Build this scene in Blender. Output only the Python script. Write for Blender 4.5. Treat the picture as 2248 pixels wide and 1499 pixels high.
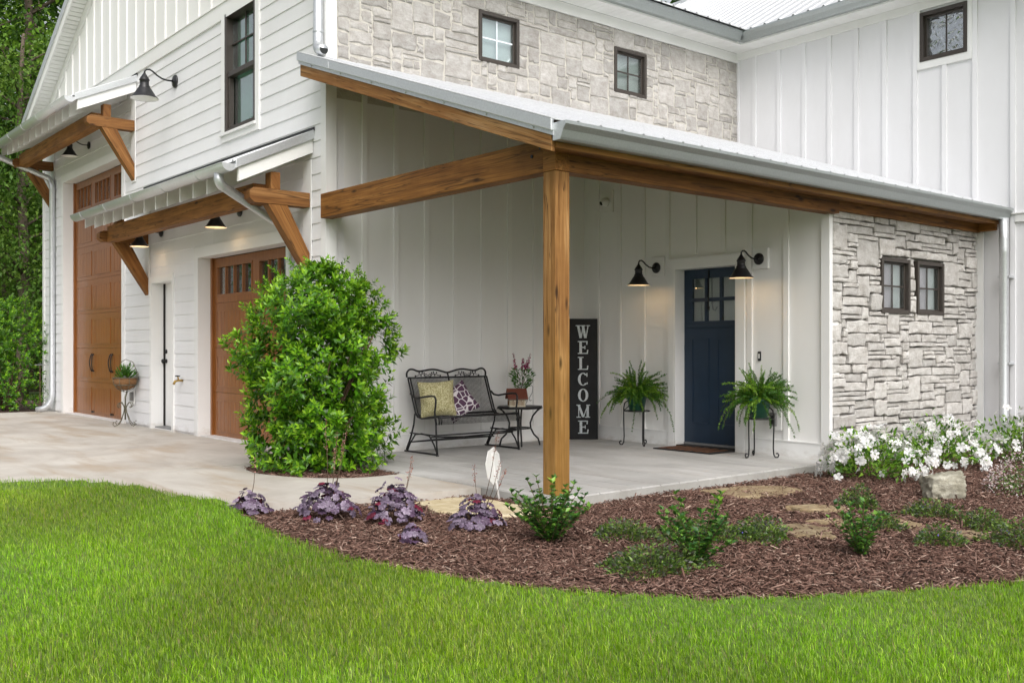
import bpy, math, random
import numpy as np
from mathutils import Vector, Matrix, noise as mnoise
R = math.radians
rng = random.Random(7)
nrng = np.random.default_rng(11)
scene = bpy.context.scene
for o in list(bpy.data.objects): bpy.data.objects.remove(o)
COL = scene.collection

# ------------------------------------------------------------------ camera, sky, sun, exposure
CAM = Vector((9.12, -5.05, 1.10))
cam = bpy.data.cameras.new('camera'); camo = bpy.data.objects.new('camera', cam); COL.objects.link(camo)
camo.location = CAM; camo.rotation_euler = (R(90), 0, math.atan2(.7718, .6358))
cam.sensor_width = 36; cam.lens = 36 * 2190 / 2248; cam.shift_y = 17.5 / 2248; cam.clip_end = 3000; cam.clip_start = .05
scene.camera = camo
SUN_EL, SUN_AZ = 46, -68          # azimuth measured from -Y towards +X (sun stands behind the camera, to the right)
w = bpy.data.worlds.new('World'); scene.world = w; w.use_nodes = True
nt = w.node_tree; nt.nodes.clear()
sky = nt.nodes.new('ShaderNodeTexSky'); sky.sky_type = 'NISHITA'; sky.sun_disc = False
sky.sun_elevation = R(SUN_EL); sky.air_density = 1.0; sky.dust_density = 6.0; sky.ozone_density = 1.0
sd = Vector((math.sin(R(-SUN_AZ)) * math.cos(R(SUN_EL)), -math.cos(R(SUN_AZ)) * math.cos(R(SUN_EL)), math.sin(R(SUN_EL))))
sky.sun_rotation = math.atan2(sd.x, sd.y)
hs = nt.nodes.new('ShaderNodeHueSaturation'); hs.inputs['Saturation'].default_value = .22
bg = nt.nodes.new('ShaderNodeBackground'); bg.inputs['Strength'].default_value = .15
wo = nt.nodes.new('ShaderNodeOutputWorld')
nt.links.new(sky.outputs[0], hs.inputs['Color']); nt.links.new(hs.outputs[0], bg.inputs[0]); nt.links.new(bg.outputs[0], wo.inputs[0])
sun = bpy.data.lights.new('sun', 'SUN'); sun.energy = .5; sun.angle = R(60); sun.color = (1, .975, .94)
suno = bpy.data.objects.new('sun', sun); COL.objects.link(suno); suno.rotation_euler = sd.to_track_quat('Z', 'Y').to_euler(); suno.location = (6, -6, 12)
vs = scene.view_settings; vs.view_transform = 'Standard'; vs.look = 'None'; vs.gamma = 1; vs.exposure = .57; vs.use_curve_mapping = False
scene.cycles.use_denoising = True
scene.cycles.max_bounces = 10; scene.cycles.diffuse_bounces = 7; scene.cycles.transparent_max_bounces = 12

# ------------------------------------------------------------------ materials
def lin(c): return tuple(((x / 255) / 12.92 if x / 255 < .04045 else ((x / 255 + .055) / 1.055) ** 2.4) for x in c)
class NT:
    def __init__(s, name):
        s.m = bpy.data.materials.new(name); s.m.use_nodes = True; s.t = s.m.node_tree; s.n = s.t.nodes; s.l = s.t.links
        s.n.clear(); s.out = s.n.new('ShaderNodeOutputMaterial'); s.p = s.n.new('ShaderNodeBsdfPrincipled'); s.l.new(s.p.outputs[0], s.out.inputs[0])
        s._co = None
    def a(s, t, **k):
        n = s.n.new(t)
        for q, v in k.items(): setattr(n, q, v)
        return n
    def co(s, scale=(1, 1, 1), rand=0):
        if s._co is None: s._co = s.a('ShaderNodeTexCoord')
        mp = s.a('ShaderNodeMapping'); mp.inputs['Scale'].default_value = scale; src = s._co.outputs['Object']
        if getattr(s, 'rot', None):
            m0 = s.a('ShaderNodeMapping'); m0.inputs['Rotation'].default_value = s.rot; s.l.new(src, m0.inputs[0]); src = m0.outputs[0]
        s.l.new(src, mp.inputs[0])
        if rand:
            oi = s.a('ShaderNodeObjectInfo'); mu = s.a('ShaderNodeMath', operation='MULTIPLY'); mu.inputs[1].default_value = rand
            s.l.new(oi.outputs['Random'], mu.inputs[0]); s.l.new(mu.outputs[0], mp.inputs['Location'])
        return mp.outputs[0]
    def noise(s, vec, scale, detail=4, rough=.55, dist=0):
        n = s.a('ShaderNodeTexNoise'); n.inputs['Scale'].default_value = scale; n.inputs['Detail'].default_value = detail
        n.inputs['Roughness'].default_value = rough; n.inputs['Distortion'].default_value = dist; s.l.new(vec, n.inputs['Vector']); return n.outputs['Fac']
    def ramp(s, fac, stops):
        r = s.a('ShaderNodeValToRGB'); e = r.color_ramp.elements
        while len(e) < len(stops): e.new(.5)
        for i, (p, c) in enumerate(stops):
            e[i].position = p; e[i].color = (*c, 1) if len(c) == 3 else c
        s.l.new(fac, r.inputs[0]); return r.outputs[0]
    def mix(s, fac, A, B, mode='MIX'):
        n = s.a('ShaderNodeMix', data_type='RGBA', blend_type=mode)
        for v, i in ((fac, 0), (A, 6), (B, 7)):
            if hasattr(v, 'links'): s.l.new(v, n.inputs[i])
            else: n.inputs[i].default_value = v if i == 0 else (*v, 1)
        return n.outputs[2]
    def objvar(s, col, lo, hi, sat=None):
        oi = s.a('ShaderNodeObjectInfo'); mr = s.a('ShaderNodeMapRange'); mr.inputs[3].default_value = lo; mr.inputs[4].default_value = hi
        s.l.new(oi.outputs['Random'], mr.inputs[0]); h = s.a('ShaderNodeHueSaturation'); s.l.new(col, h.inputs['Color']); s.l.new(mr.outputs[0], h.inputs['Value']); return h.outputs[0]
    def bump(s, h, strength=.3, dist=.01):
        b = s.a('ShaderNodeBump'); b.inputs['Strength'].default_value = strength; b.inputs['Distance'].default_value = dist
        s.l.new(h, b.inputs['Height']); s.l.new(b.outputs[0], s.p.inputs['Normal'])
    def base(s, col): s.l.new(col, s.p.inputs['Base Color']) if hasattr(col, 'links') else setattr(s.p.inputs['Base Color'], 'default_value', (*col, 1))
    def set(s, **k):
        for q, v in k.items(): s.p.inputs[q.replace('_', ' ')].default_value = v
        return s

def m_paint(name, c, scale, bump=.25, rough=.55, dirt=.06):
    t = NT(name); v = t.co(scale, 3); n = t.noise(v, 1, 5, .6); big = t.noise(t.co((.7, .7, .35)), 1.3, 5, .65)
    d = tuple(x * (1 - dirt) * k for x, k in zip(c, (1, .995, .985)))
    col = t.ramp(big, [(.3, d), (.62, c)]); gp = t.a('ShaderNodeNewGeometry'); sx = t.a('ShaderNodeSeparateXYZ'); t.l.new(gp.outputs['Position'], sx.inputs[0]); sp = t.noise(t.co((2.5, 2.5, 5)), 2.2, 6, .7); ma = t.a('ShaderNodeMath', operation='MULTIPLY_ADD'); ma.inputs[1].default_value = -2.6; t.l.new(sx.outputs[2], ma.inputs[0]); t.l.new(sp, ma.inputs[2]); col = t.mix(t.ramp(ma.outputs[0], [(.32, (0, 0, 0)), (.62, (.38, .38, .38))]), col, (.30, .235, .165)); t.base(t.objvar(col, .97, 1.03)); t.set(Roughness=rough); t.bump(n, bump, .004); return t.m
WHITE = (.77, .77, .785)
M = {}
M['sid'] = m_paint('white_siding_paint', WHITE, (7, 60, 160), .5)
M['trim'] = m_paint('white_trim_paint', (.79, .79, .785), (40, 40, 6), .3)
M['trimh'] = m_paint('white_trim_paint_horizontal', (.79, .79, .785), (6, 6, 60), .3)
M['panel'] = m_paint('white_panel_paint', (.80, .795, .785), (60, 60, 8), .2)
M['wingp'] = m_paint('white_wing_paint', (.74, .74, .76), (60, 60, 8), .15)
M['soffit'] = m_paint('white_vinyl_soffit', (.78, .78, .77), (30, 30, 30), .05, .4)

def m_wood(name, axis, cols, knots=True, rough=.62, stain=None, rot=None):
    t = NT(name); t.rot = rot; sc = [17, 17, 17]; sc[axis] = .9; v = t.co(tuple(sc), 5)
    n1 = t.noise(v, 1, 6, .62, 1.2); sc2 = [95, 95, 95]; sc2[axis] = 2.2; n2 = t.noise(t.co(tuple(sc2), 5), 1, 3, .6, .4)
    col = t.ramp(n1, [(.25, cols[0]), (.48, cols[1]), (.72, cols[2])])
    col = t.mix(.35, col, t.ramp(n2, [(.3, cols[0]), (.7, cols[2])]))
    big = t.noise(t.co((1.1, 1.1, 1.1), 4), 1.4, 4, .6); col = t.mix(t.ramp(big, [(.42, (0, 0, 0)), (.72, (.7, .7, .7))]), col, tuple(x * 1.5 for x in cols[0])); pale = t.noise(t.co(tuple(x * .45 for x in sc), 6), 1, 5, .7, .5); col = t.mix(t.ramp(pale, [(.52, (0, 0, 0)), (.74, (.55, .55, .55))]), col, tuple(min(.9, x * k) for x, k in zip(cols[2], (1.25, 1.45, 1.9))))
    cs_ = [11, 11, 11]; cs_[axis] = .45; n3 = t.noise(t.co(tuple(cs_), 8), 1, 3, .55, .9); col = t.mix(t.ramp(n3, [(.485, (0, 0, 0)), (.5, (.75, .75, .75)), (.515, (0, 0, 0))]), col, tuple(x * .3 for x in cols[0]))
    if knots:
        vs_ = [7, 7, 7]; vs_[axis] = 2.2; vo = t.a('ShaderNodeTexVoronoi'); vo.inputs['Scale'].default_value = 1; t.l.new(t.co(tuple(vs_), 9), vo.inputs['Vector'])
        kf = t.ramp(vo.outputs['Distance'], [(.05, (1, 1, 1)), (.15, (0, 0, 0))]); col = t.mix(kf, col, tuple(x * .35 for x in cols[0]))
    if stain: # greenish weathering low on the timber
        g = t.a('ShaderNodeSeparateXYZ'); t.l.new(t._co.outputs['Object'], g.inputs[0]); ad = t.a('ShaderNodeMath', operation='MULTIPLY_ADD'); ad.inputs[1].default_value = -.45; ad.inputs[2].default_value = .75
        t.l.new(g.outputs[2], ad.inputs[0]); mu = t.a('ShaderNodeMath', operation='MULTIPLY'); t.l.new(ad.outputs[0], mu.inputs[0]); t.l.new(t.noise(t.co((2, 2, 1)), 1.5, 5), mu.inputs[1])
        col = t.mix(t.ramp(mu.outputs[0], [(.05, (0, 0, 0)), (.45, (.5, .5, .5))]), col, stain)
    t.base(t.objvar(col, .88, 1.12)); t.set(Roughness=rough, Specular_IOR_Level=.25); t.bump(n1, .45, .006); return t.m
BRN = [(.075, .028, .006), (.235, .095, .020), (.42, .19, .048)]
M['beamx'] = m_wood('stained_timber_x', 0, BRN)
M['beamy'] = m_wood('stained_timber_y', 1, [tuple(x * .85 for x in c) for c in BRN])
M['post'] = m_wood('cedar_post', 2, [(.085, .033, .008), (.25, .112, .028), (.48, .26, .09)], stain=(.29, .185, .03))
M['rake'] = m_wood('weathered_rake_board', 0, [(.12, .045, .010), (.27, .118, .030), (.42, .24, .095)], False, rot=(0, -math.atan(.352), 0))
M['fascia'] = m_wood('weathered_fascia', 1, [(.10, .04, .01), (.24, .105, .022), (.36, .18, .04)], False)
M['brz'] = m_wood('bracket_timber_z', 2, [(.08, .029, .007), (.20, .082, .021), (.32, .145, .042)], rot=(R(-31), 0, 0))
M['bry'] = m_wood('bracket_timber_y', 1, [(.08, .030, .008), (.20, .084, .023), (.32, .148, .045)])
def m_gdoor():
    t = NT('golden_oak_garage_door'); v = t.co((55, 55, 2.4), 4); n = t.noise(v, 1, 5, .6, .6); n2 = t.noise(t.co((160, 160, 5), 3), 1, 3)
    col = t.ramp(n, [(.3, (.15, .049, .010)), (.52, (.255, .092, .020)), (.75, (.345, .138, .034))]); col = t.mix(.25, col, t.ramp(n2, [(.35, (.10, .03, .006)), (.7, (.26, .09, .02))]))
    t.base(col); t.set(Roughness=.32); t.bump(n, .12, .003); return t.m
M['gdoor'] = m_gdoor()
def m_metal(name, c, rough=.35, sp=60, metal=.7):
    t = NT(name); n = t.noise(t.co((1, 1, 1)), sp, 3); b = t.noise(t.co((2, 2, 6)), 1.2, 4)
    col = t.ramp(n, [(.35, tuple(x * .9 for x in c)), (.65, c)]); col = t.mix(t.ramp(b, [(.4, (0, 0, 0)), (.8, (.35, .35, .35))]), col, tuple(x * .75 for x in c))
    t.base(col); t.set(Metallic=metal, Roughness=rough); t.bump(b, .03, .01); return t.m
M['galv'] = m_metal('galvanised_steel', (.66, .68, .70), .42)
M['gut'] = m_metal('grey_gutter_steel', (.42, .45, .45), .45)
M['roof'] = m_metal('galvalume_roof', (.66, .67, .685), .5, 25, .35)
def m_plain(name, c, rough=.5, metal=0, var=.12, nscale=20, bump=0):
    t = NT(name); n = t.noise(t.co(), nscale, 4); t.base(t.ramp(n, [(.3, tuple(x * (1 - var) for x in c)), (.7, tuple(min(1, x * (1 + var)) for x in c))])); t.set(Roughness=rough, Metallic=metal)
    if bump: t.bump(n, bump, .005)
    return t.m
M['iron'] = m_plain('black_wrought_iron', (.012, .012, .013), .45, .2)
M['lampblk'] = m_plain('black_lamp_enamel', (.012, .012, .014), .4)
M['lampin'] = m_plain('white_lamp_enamel', (.78, .77, .74), .4, 0, .02)
M['bronze'] = m_plain('dark_bronze_window', (.045, .036, .030), .45)
M['dark'] = m_plain('dark_interior', (.012, .014, .014), .8)
M['darkg'] = m_plain('green_interior_reflection', (.11, .30, .20), .8)  # green curtain tone, brightened to stand in for green reflections in the glass
M['blind'] = m_plain('pale_window_blind', (.74, .77, .83), .7, 0, .05, 3)
M['lilac'] = m_plain('lilac_curtain', (.50, .40, .48), .8, 0, .1, 9)
M['greyc'] = m_plain('grey_room', (.50, .50, .53), .8, 0, .1, 3)
M['navy'] = m_plain('navy_door_paint', (.010, .027, .056), .45, 0, .1, 6)
M['brass'] = m_plain('brass', (.45, .30, .10), .35, .9)
M['plastic'] = m_plain('grey_plastic', (.20, .20, .20), .5)
M['mulchbase'] = m_plain('mulch_soil', (.075, .038, .027), .95, 0, .5, 55, .8)
M['soil'] = m_plain('dark_soil', (.035, .025, .017), .95, 0, .4, 40, .5)
M['potgreen'] = m_plain('green_plastic_pot', (.010, .085, .045), .4)
M['terra'] = m_plain('brown_roof_paint', (.13, .035, .02), .6)
M['cream'] = m_plain('cream_paint', (.60, .54, .42), .7, 0, .1, 30)
M['coir'] = m_plain('coconut_liner', (.20, .10, .04), .95, 0, .35, 60, .8)
M['rust'] = m_plain('verdigris_iron', (.13, .12, .085), .7, .2, .4, 40)
M['chalk'] = m_plain('worn_white_letters', (.56, .60, .62), .7, 0, .25, 70)
M['black'] = m_plain('black_painted_board', (.007, .007, .008), .75, 0, .4, 12)
M['signwhite'] = m_plain('white_sign_plastic', (.72, .72, .70), .5, 0, .03)
M['mat'] = m_plain('black_rubber', (.015, .013, .012), .9, 0, .3, 60)
M['matb'] = m_plain('brown_coir_stripe', (.12, .048, .020), .95, 0, .4, 80, .6)
M['bark'] = m_plain('tree_bark', (.10, .075, .055), .95, 0, .45, 9, 1.0)
M['twig'] = m_plain('shrub_twig', (.10, .06, .035), .9, 0, .3, 30)
M['wire'] = m_plain('grey_wire', (.30, .31, .31), .4, .6)

def m_glass(name='window_glass', bs=.06, sc=3.5, r0=.13):
    t = NT(name); t.n.remove(t.p); g = t.a('ShaderNodeBsdfGlossy'); g.inputs['Roughness'].default_value = .01; g.inputs['Color'].default_value = (.95, .97, 1, 1)
    tr = t.a('ShaderNodeBsdfTransparent'); tr.inputs['Color'].default_value = (.86, .90, .88, 1); lw = t.a('ShaderNodeLayerWeight'); lw.inputs['Blend'].default_value = .5; pw = t.a('ShaderNodeMath', operation='POWER'); pw.inputs[1].default_value = 3.2; t.l.new(lw.outputs['Facing'], pw.inputs[0]); fr = t.a('ShaderNodeMath', operation='MULTIPLY_ADD'); fr.inputs[1].default_value = .75; fr.inputs[2].default_value = r0; t.l.new(pw.outputs[0], fr.inputs[0])
    n = t.noise(t.co(), sc, 1, .5, 1.5 if bs > .1 else 0); b = t.a('ShaderNodeBump'); b.inputs['Strength'].default_value = bs; b.inputs['Distance'].default_value = .02
    t.l.new(n, b.inputs['Height']); t.l.new(b.outputs[0], g.inputs['Normal'])
    mx = t.a('ShaderNodeMixShader'); t.l.new(fr.outputs[0], mx.inputs[0]); t.l.new(tr.outputs[0], mx.inputs[1]); t.l.new(g.outputs[0], mx.inputs[2]); t.l.new(mx.outputs[0], t.out.inputs[0]); return t.m
M['glass'] = m_glass(); M['glassw'] = m_glass('wavy_window_glass', .9, 7, .35)
def m_stone(name, cols, mortar=False, lo=.8, hi=1.12):
    t = NT(name); v = t.co((1, 1, 1), 11); n = t.noise(v, 9, 8, .68); f = t.noise(v, 45, 6, .7); st = t.noise(t.co((5, 5, 17), 7), 1.6, 6, .65, .8)
    col = t.ramp(n, [(.28, cols[0]), (.5, cols[1]), (.72, cols[2])]); col = t.mix(t.ramp(st, [(.45, (0, 0, 0)), (.68, (.6, .6, .6))]), col, cols[0])
    col = t.mix(t.ramp(f, [(.56, (0, 0, 0)), (.72, (.35, .35, .35))]), col, tuple(x * .6 for x in cols[0])); t.base(t.objvar(col, lo, hi) if not mortar else col); t.set(Roughness=.88)
    ad = t.a('ShaderNodeMath', operation='ADD'); t.l.new(n, ad.inputs[0]); mu = t.a('ShaderNodeMath', operation='MULTIPLY'); mu.inputs[1].default_value = .35; t.l.new(f, mu.inputs[0]); t.l.new(mu.outputs[0], ad.inputs[1])
    t.bump(ad.outputs[0], .85, .022); return t.m
M['stU'] = m_stone('grouted_grey_stone', [(.31, .285, .26), (.43, .41, .39), (.53, .515, .50)], lo=.80, hi=1.12)
M['stL'] = m_stone('dry_stacked_white_stone', [(.38, .35, .32), (.55, .53, .505), (.66, .645, .625)], lo=.82, hi=1.08)
M['mortU'] = m_stone('cream_mortar', [(.44, .41, .365), (.52, .495, .45), (.58, .555, .51)], True)
M['mortL'] = m_stone('grey_mortar', [(.16, .148, .135), (.24, .226, .21), (.31, .295, .28)], True)
M['flag'] = m_stone('tan_flagstone', [(.20, .135, .065), (.34, .25, .14), (.50, .41, .26)], lo=.62, hi=1.05)
M['rock'] = m_stone('boulder_stone', [(.17, .155, .105), (.36, .34, .27), (.52, .50, .42)], lo=.95, hi=1.05)
def m_conc(name, cols, brush=(3, 3, 3)):
    t = NT(name); a = t.noise(t.co((.55, .8, 1)), 1.6, 7, .62, .6); b = t.noise(t.co(), 130, 3); s = t.noise(t.co((.35, 1.6, 1), 0), 1.7, 5, .6, .5)
    col = t.ramp(a, [(.3, cols[0]), (.5, cols[1]), (.68, cols[2])]); col = t.mix(t.ramp(s, [(.5, (0, 0, 0)), (.66, (.8, .8, .8))]), col, cols[3]); col = t.mix(.15, col, t.ramp(b, [(.3, cols[0]), (.7, cols[2])]))
    t.base(t.objvar(col, .96, 1.04)); t.set(Roughness=.8); t.bump(b, .15, .004); return t.m
M['conc'] = m_conc('driveway_concrete', [(.34, .30, .26), (.46, .425, .38), (.56, .53, .48), (.36, .28, .20)])
M['porch'] = m_conc('stamped_porch_concrete', [(.30, .293, .278), (.41, .40, .385), (.50, .49, .475), (.33, .31, .285)])
M['edge'] = m_conc('slab_edge_concrete', [(.26, .255, .23), (.37, .36, .335), (.45, .44, .42), (.28, .27, .24)])

def m_leaf(name, trans=.3, rough=.38, var=None, spec=.5):
    t = NT(name); at = t.a('ShaderNodeAttribute', attribute_name='tint'); col = at.outputs['Color']
    if var: col = t.objvar(col, *var)
    t.base(col); t.set(Roughness=rough); t.p.inputs['Specular IOR Level'].default_value = spec
    tr = t.a('ShaderNodeBsdfTranslucent'); t.l.new(col, tr.inputs[0]); mx = t.a('ShaderNodeMixShader'); mx.inputs[0].default_value = trans
    t.l.new(t.p.outputs[0], mx.inputs[1]); t.l.new(tr.outputs[0], mx.inputs[2]); t.l.new(mx.outputs[0], t.out.inputs[0]); return t.m
M['leaf'] = m_leaf('glossy_leaf', .32, .34)
M['leafv'] = m_leaf('glossy_sprig_leaf', .32, .34, (.7, 1.3))
M['grass'] = m_leaf('grass_blade', .35, .5, None, .22)
M['treeleaf'] = m_leaf('tree_leaf', .35, .5, None, .3)
M['heu'] = m_leaf('purple_leaf', .12, .42, (.7, 1.25), .4)
M['petal'] = m_leaf('petal', .3, .6, (.92, 1.05), .2)
M['chip'] = m_leaf('bark_chip', .0, .9, None, .15)
def m_fabric(name, kind):
    t = NT(name); v = t.co()
    if kind == 'gold':
        n = t.noise(v, 90, 3, .7); t.base(t.ramp(n, [(.40, (.22, .19, .07)), (.5, (.46, .42, .22)), (.62, (.62, .58, .38))])); t.bump(n, .4, .004)
    else:
        vo = t.a('ShaderNodeTexVoronoi', feature='DISTANCE_TO_EDGE'); vo.inputs['Scale'].default_value = 15; vo.inputs['Randomness'].default_value = .55; t.l.new(v, vo.inputs['Vector'])
        t.base(t.ramp(vo.outputs['Distance'], [(.05, (.62, .58, .60)), (.075, (.075, .032, .066))]))
    t.set(Roughness=.9); return t.m
M['gold'] = m_fabric('gold_textured_fabric', 'gold'); M['plum'] = m_fabric('plum_lattice_fabric', 'plum')
def m_emit(name, c, s):
    t = NT(name); t.p.inputs['Emission Color'].default_value = (*c, 1); t.p.inputs['Emission Strength'].default_value = s; t.base(c); return t.m
M['bulb'] = m_emit('warm_bulb', (1, .72, .38), 9)
def m_ground():
    t = NT('distant_grass'); n = t.noise(t.co(), .8, 6); t.base(t.ramp(n, [(.3, (.07, .13, .02)), (.7, (.11, .18, .03))])); t.set(Roughness=.95); return t.m
M['ground'] = m_ground()
M['lawnbase'] = m_plain('lawn_thatch', (.10, .15, .03), .95, 0, .35, 30, .5)

# ------------------------------------------------------------------ geometry helpers
class G:
    def __init__(s): s.v = []; s.f = []; s.c = None
    def add(s, vs_, fs):
        b = len(s.v); s.v += [tuple(p) for p in vs_]; s.f += [tuple(b + i for i in f) for f in fs]; return s
    def box(s, x0, x1, y0, y1, z0, z1):
        if x0 > x1: x0, x1 = x1, x0
        if y0 > y1: y0, y1 = y1, y0
        if z0 > z1: z0, z1 = z1, z0
        return s.add([(x0, y0, z0), (x1, y0, z0), (x1, y1, z0), (x0, y1, z0), (x0, y0, z1), (x1, y0, z1), (x1, y1, z1), (x0, y1, z1)],
                     [(0, 3, 2, 1), (4, 5, 6, 7), (0, 1, 5, 4), (1, 2, 6, 5), (2, 3, 7, 6), (3, 0, 4, 7)])
    def prism(s, poly, axis, a, b):       # poly: 2-D points on the other two axes, extruded along axis from a to b
        n = len(poly)
        def P(p, t):
            q = list(p); q.insert(axis, t); return tuple(q)
        vs_ = [P(p, a) for p in poly] + [P(p, b) for p in poly]
        return s.add(vs_, [tuple(range(n))[::-1], tuple(range(n, 2 * n))] + [(i, (i + 1) % n, n + (i + 1) % n, n + i) for i in range(n)])
    def tube(s, pts, r, n=8, cap=True, flat=None):
        pts = [Vector(p) for p in pts]; rs = r if isinstance(r, (list, tuple)) else [r] * len(pts); b = len(s.v); up = None
        for i, p in enumerate(pts):
            d = (pts[min(i + 1, len(pts) - 1)] - pts[max(i - 1, 0)]).normalized()
            if up is None:
                up = Vector((0, 0, 1)) if abs(d.z) < .9 else Vector((1, 0, 0))
            up = (up - d * up.dot(d)).normalized(); sd_ = d.cross(up)
            for k in range(n):
                a = 2 * math.pi * k / n; s.v.append(tuple(p + (up * math.cos(a) + sd_ * math.sin(a)) * rs[i]))
        for i in range(len(pts) - 1):
            for k in range(n):
                s.f.append((b + i * n + k, b + i * n + (k + 1) % n, b + (i + 1) * n + (k + 1) % n, b + (i + 1) * n + k))
        if cap: s.f.append(tuple(b + k for k in range(n))[::-1]); e = b + (len(pts) - 1) * n; s.f.append(tuple(e + k for k in range(n)))
        return s
    def lathe(s, prof, n=24, o=(0, 0, 0), axis='z'):
        b = len(s.v)
        for r, z in prof:
            for k in range(n):
                a = 2 * math.pi * k / n; p = (r * math.cos(a), r * math.sin(a), z)
                if axis == 'y': p = (p[0], -p[2], p[1])
                s.v.append((p[0] + o[0], p[1] + o[1], p[2] + o[2]))
        for i in range(len(prof) - 1):
            for k in range(n): s.f.append((b + i * n + k, b + i * n + (k + 1) % n, b + (i + 1) * n + (k + 1) % n, b + (i + 1) * n + k))
        return s
    def sweep(s, prof, axis, a, b):       # open profile sheet extruded along axis
        def P(p, t):
            q = list(p); q.insert(axis, t); return tuple(q)
        n = len(prof); return s.add([P(p, a) for p in prof] + [P(p, b) for p in prof], [(i, i + 1, n + i + 1, n + i) for i in range(n - 1)])
    def mesh(s, name, mat=None, smooth=False):
        m = bpy.data.meshes.new(name); m.from_pydata(s.v, [], s.f); m.update()
        if mat: m.materials.append(mat)
        if smooth: m.polygons.foreach_set('use_smooth', [True] * len(m.polygons))
        return m
    def build(s, name, mat, parent=None, smooth=False, bevel=0, solid=0, world=True):
        return obj(name, s.mesh(name, M[mat] if isinstance(mat, str) else mat, smooth), parent, bevel, solid, world)
def obj(name, mesh, parent=None, bevel=0, solid=0, world=True):
    o = bpy.data.objects.new(name, mesh); COL.objects.link(o)
    if parent is not None:
        o.parent = parent
        if world and parent.parent is None: o.location = -Vector(parent.location)
    if bevel:
        b = o.modifiers.new('bevel', 'BEVEL'); b.width = bevel; b.segments = 2; b.limit_method = 'ANGLE'
    if solid:
        b = o.modifiers.new('solid', 'SOLIDIFY'); b.thickness = solid; b.offset = 0
    return o
def tag(o, label=None, cat=None, group=None, kind=None):
    if label: o['label'] = label
    if cat: o['category'] = cat
    if group: o['group'] = group
    if kind: o['kind'] = kind
    return o
def thing(name, label, cat, loc=(0, 0, 0), rz=0, group=None):
    o = bpy.data.objects.new(name, None); COL.objects.link(o); o.location = loc; o.rotation_euler = (0, 0, rz); o.empty_display_size = .2
    return tag(o, label, cat, group)
def bx(name, mat, parent, x0, x1, y0, y1, z0, z1, bevel=0, world=True): return G().box(x0, x1, y0, y1, z0, z1).build(name, mat, parent, bevel=bevel, world=world)
def copy_tree(o, parent=None, loc=None, rz=None):
    c = o.copy(); COL.objects.link(c); c.parent = parent
    if loc is not None: c.location = loc
    if rz is not None: c.rotation_euler = (0, 0, rz)
    for ch in o.children: copy_tree(ch, c)
    return c
def fast_mesh(name, V, F, mat, tint=None, smooth=False):
    """V (n,3) float, F (m,k) int"""
    m = bpy.data.meshes.new(name); V = np.asarray(V, np.float32); F = np.asarray(F, np.int32); k = F.shape[1]
    m.vertices.add(len(V)); m.vertices.foreach_set('co', V.ravel()); m.loops.add(F.size); m.loops.foreach_set('vertex_index', F.ravel())
    m.polygons.add(len(F)); m.polygons.foreach_set('loop_start', np.arange(0, F.size, k, dtype=np.int32)); m.polygons.foreach_set('loop_total', np.full(len(F), k, np.int32))
    if smooth: m.polygons.foreach_set('use_smooth', np.ones(len(F), bool))
    m.update(calc_edges=True)
    if tint is not None:
        ca = m.color_attributes.new('tint', 'FLOAT_COLOR', 'POINT'); t = np.ones((len(V), 4), np.float32); t[:, :3] = tint; ca.data.foreach_set('color', t.ravel())
    m.materials.append(M[mat]); return m
def in_poly(px, py, poly):
    ins = np.zeros(len(px), bool); n = len(poly); j = n - 1
    for i in range(n):
        xi, yi = poly[i]; xj, yj = poly[j]
        c = ((yi > py) != (yj > py)) & (px < (xj - xi) * (py - yi) / (yj - yi + 1e-12) + xi); ins ^= c; j = i
    return ins
def smooth_poly(pts, it=2):
    for _ in range(it):
        q = []
        for i in range(len(pts) - 1):
            a, b = pts[i], pts[i + 1]; q += [(a[0] * .75 + b[0] * .25, a[1] * .75 + b[1] * .25), (a[0] * .25 + b[0] * .75, a[1] * .25 + b[1] * .75)]
        pts = [pts[0]] + q + [pts[-1]]
    return pts
# leaf blades as a batch: positions P, directions D (leaf axis), normals N, length L, width W  -> V,F(tris)
def leaf_batch(P, D, N, L, W, fold=.25, droop=.15):
    n = len(P); D = D / np.linalg.norm(D, axis=1, keepdims=True); S = np.cross(D, N); S /= (np.linalg.norm(S, axis=1, keepdims=True) + 1e-9); U = np.cross(S, D)
    L = L[:, None]; W = W[:, None]
    v0 = P; v1 = P + D * L * .5 - U * L * .02; tip = P + D * L - U * L * droop
    l = P + D * L * .45 + S * W * .5 + U * W * fold; r = P + D * L * .45 - S * W * .5 + U * W * fold
    V = np.stack([v0, l, v1, r, tip], 1).reshape(-1, 3); b = np.arange(n)[:, None] * 5
    F = np.concatenate([b + np.array([[0, 2, 1]]), b + np.array([[0, 3, 2]]), b + np.array([[1, 2, 4]]), b + np.array([[2, 3, 4]])], 0)
    return V, F
def rand_dirs(n, zmin=-1):
    d = nrng.normal(size=(n, 3)); d /= np.linalg.norm(d, axis=1, keepdims=True); d[:, 2] = np.where(d[:, 2] < zmin, -d[:, 2], d[:, 2]); return d

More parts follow.
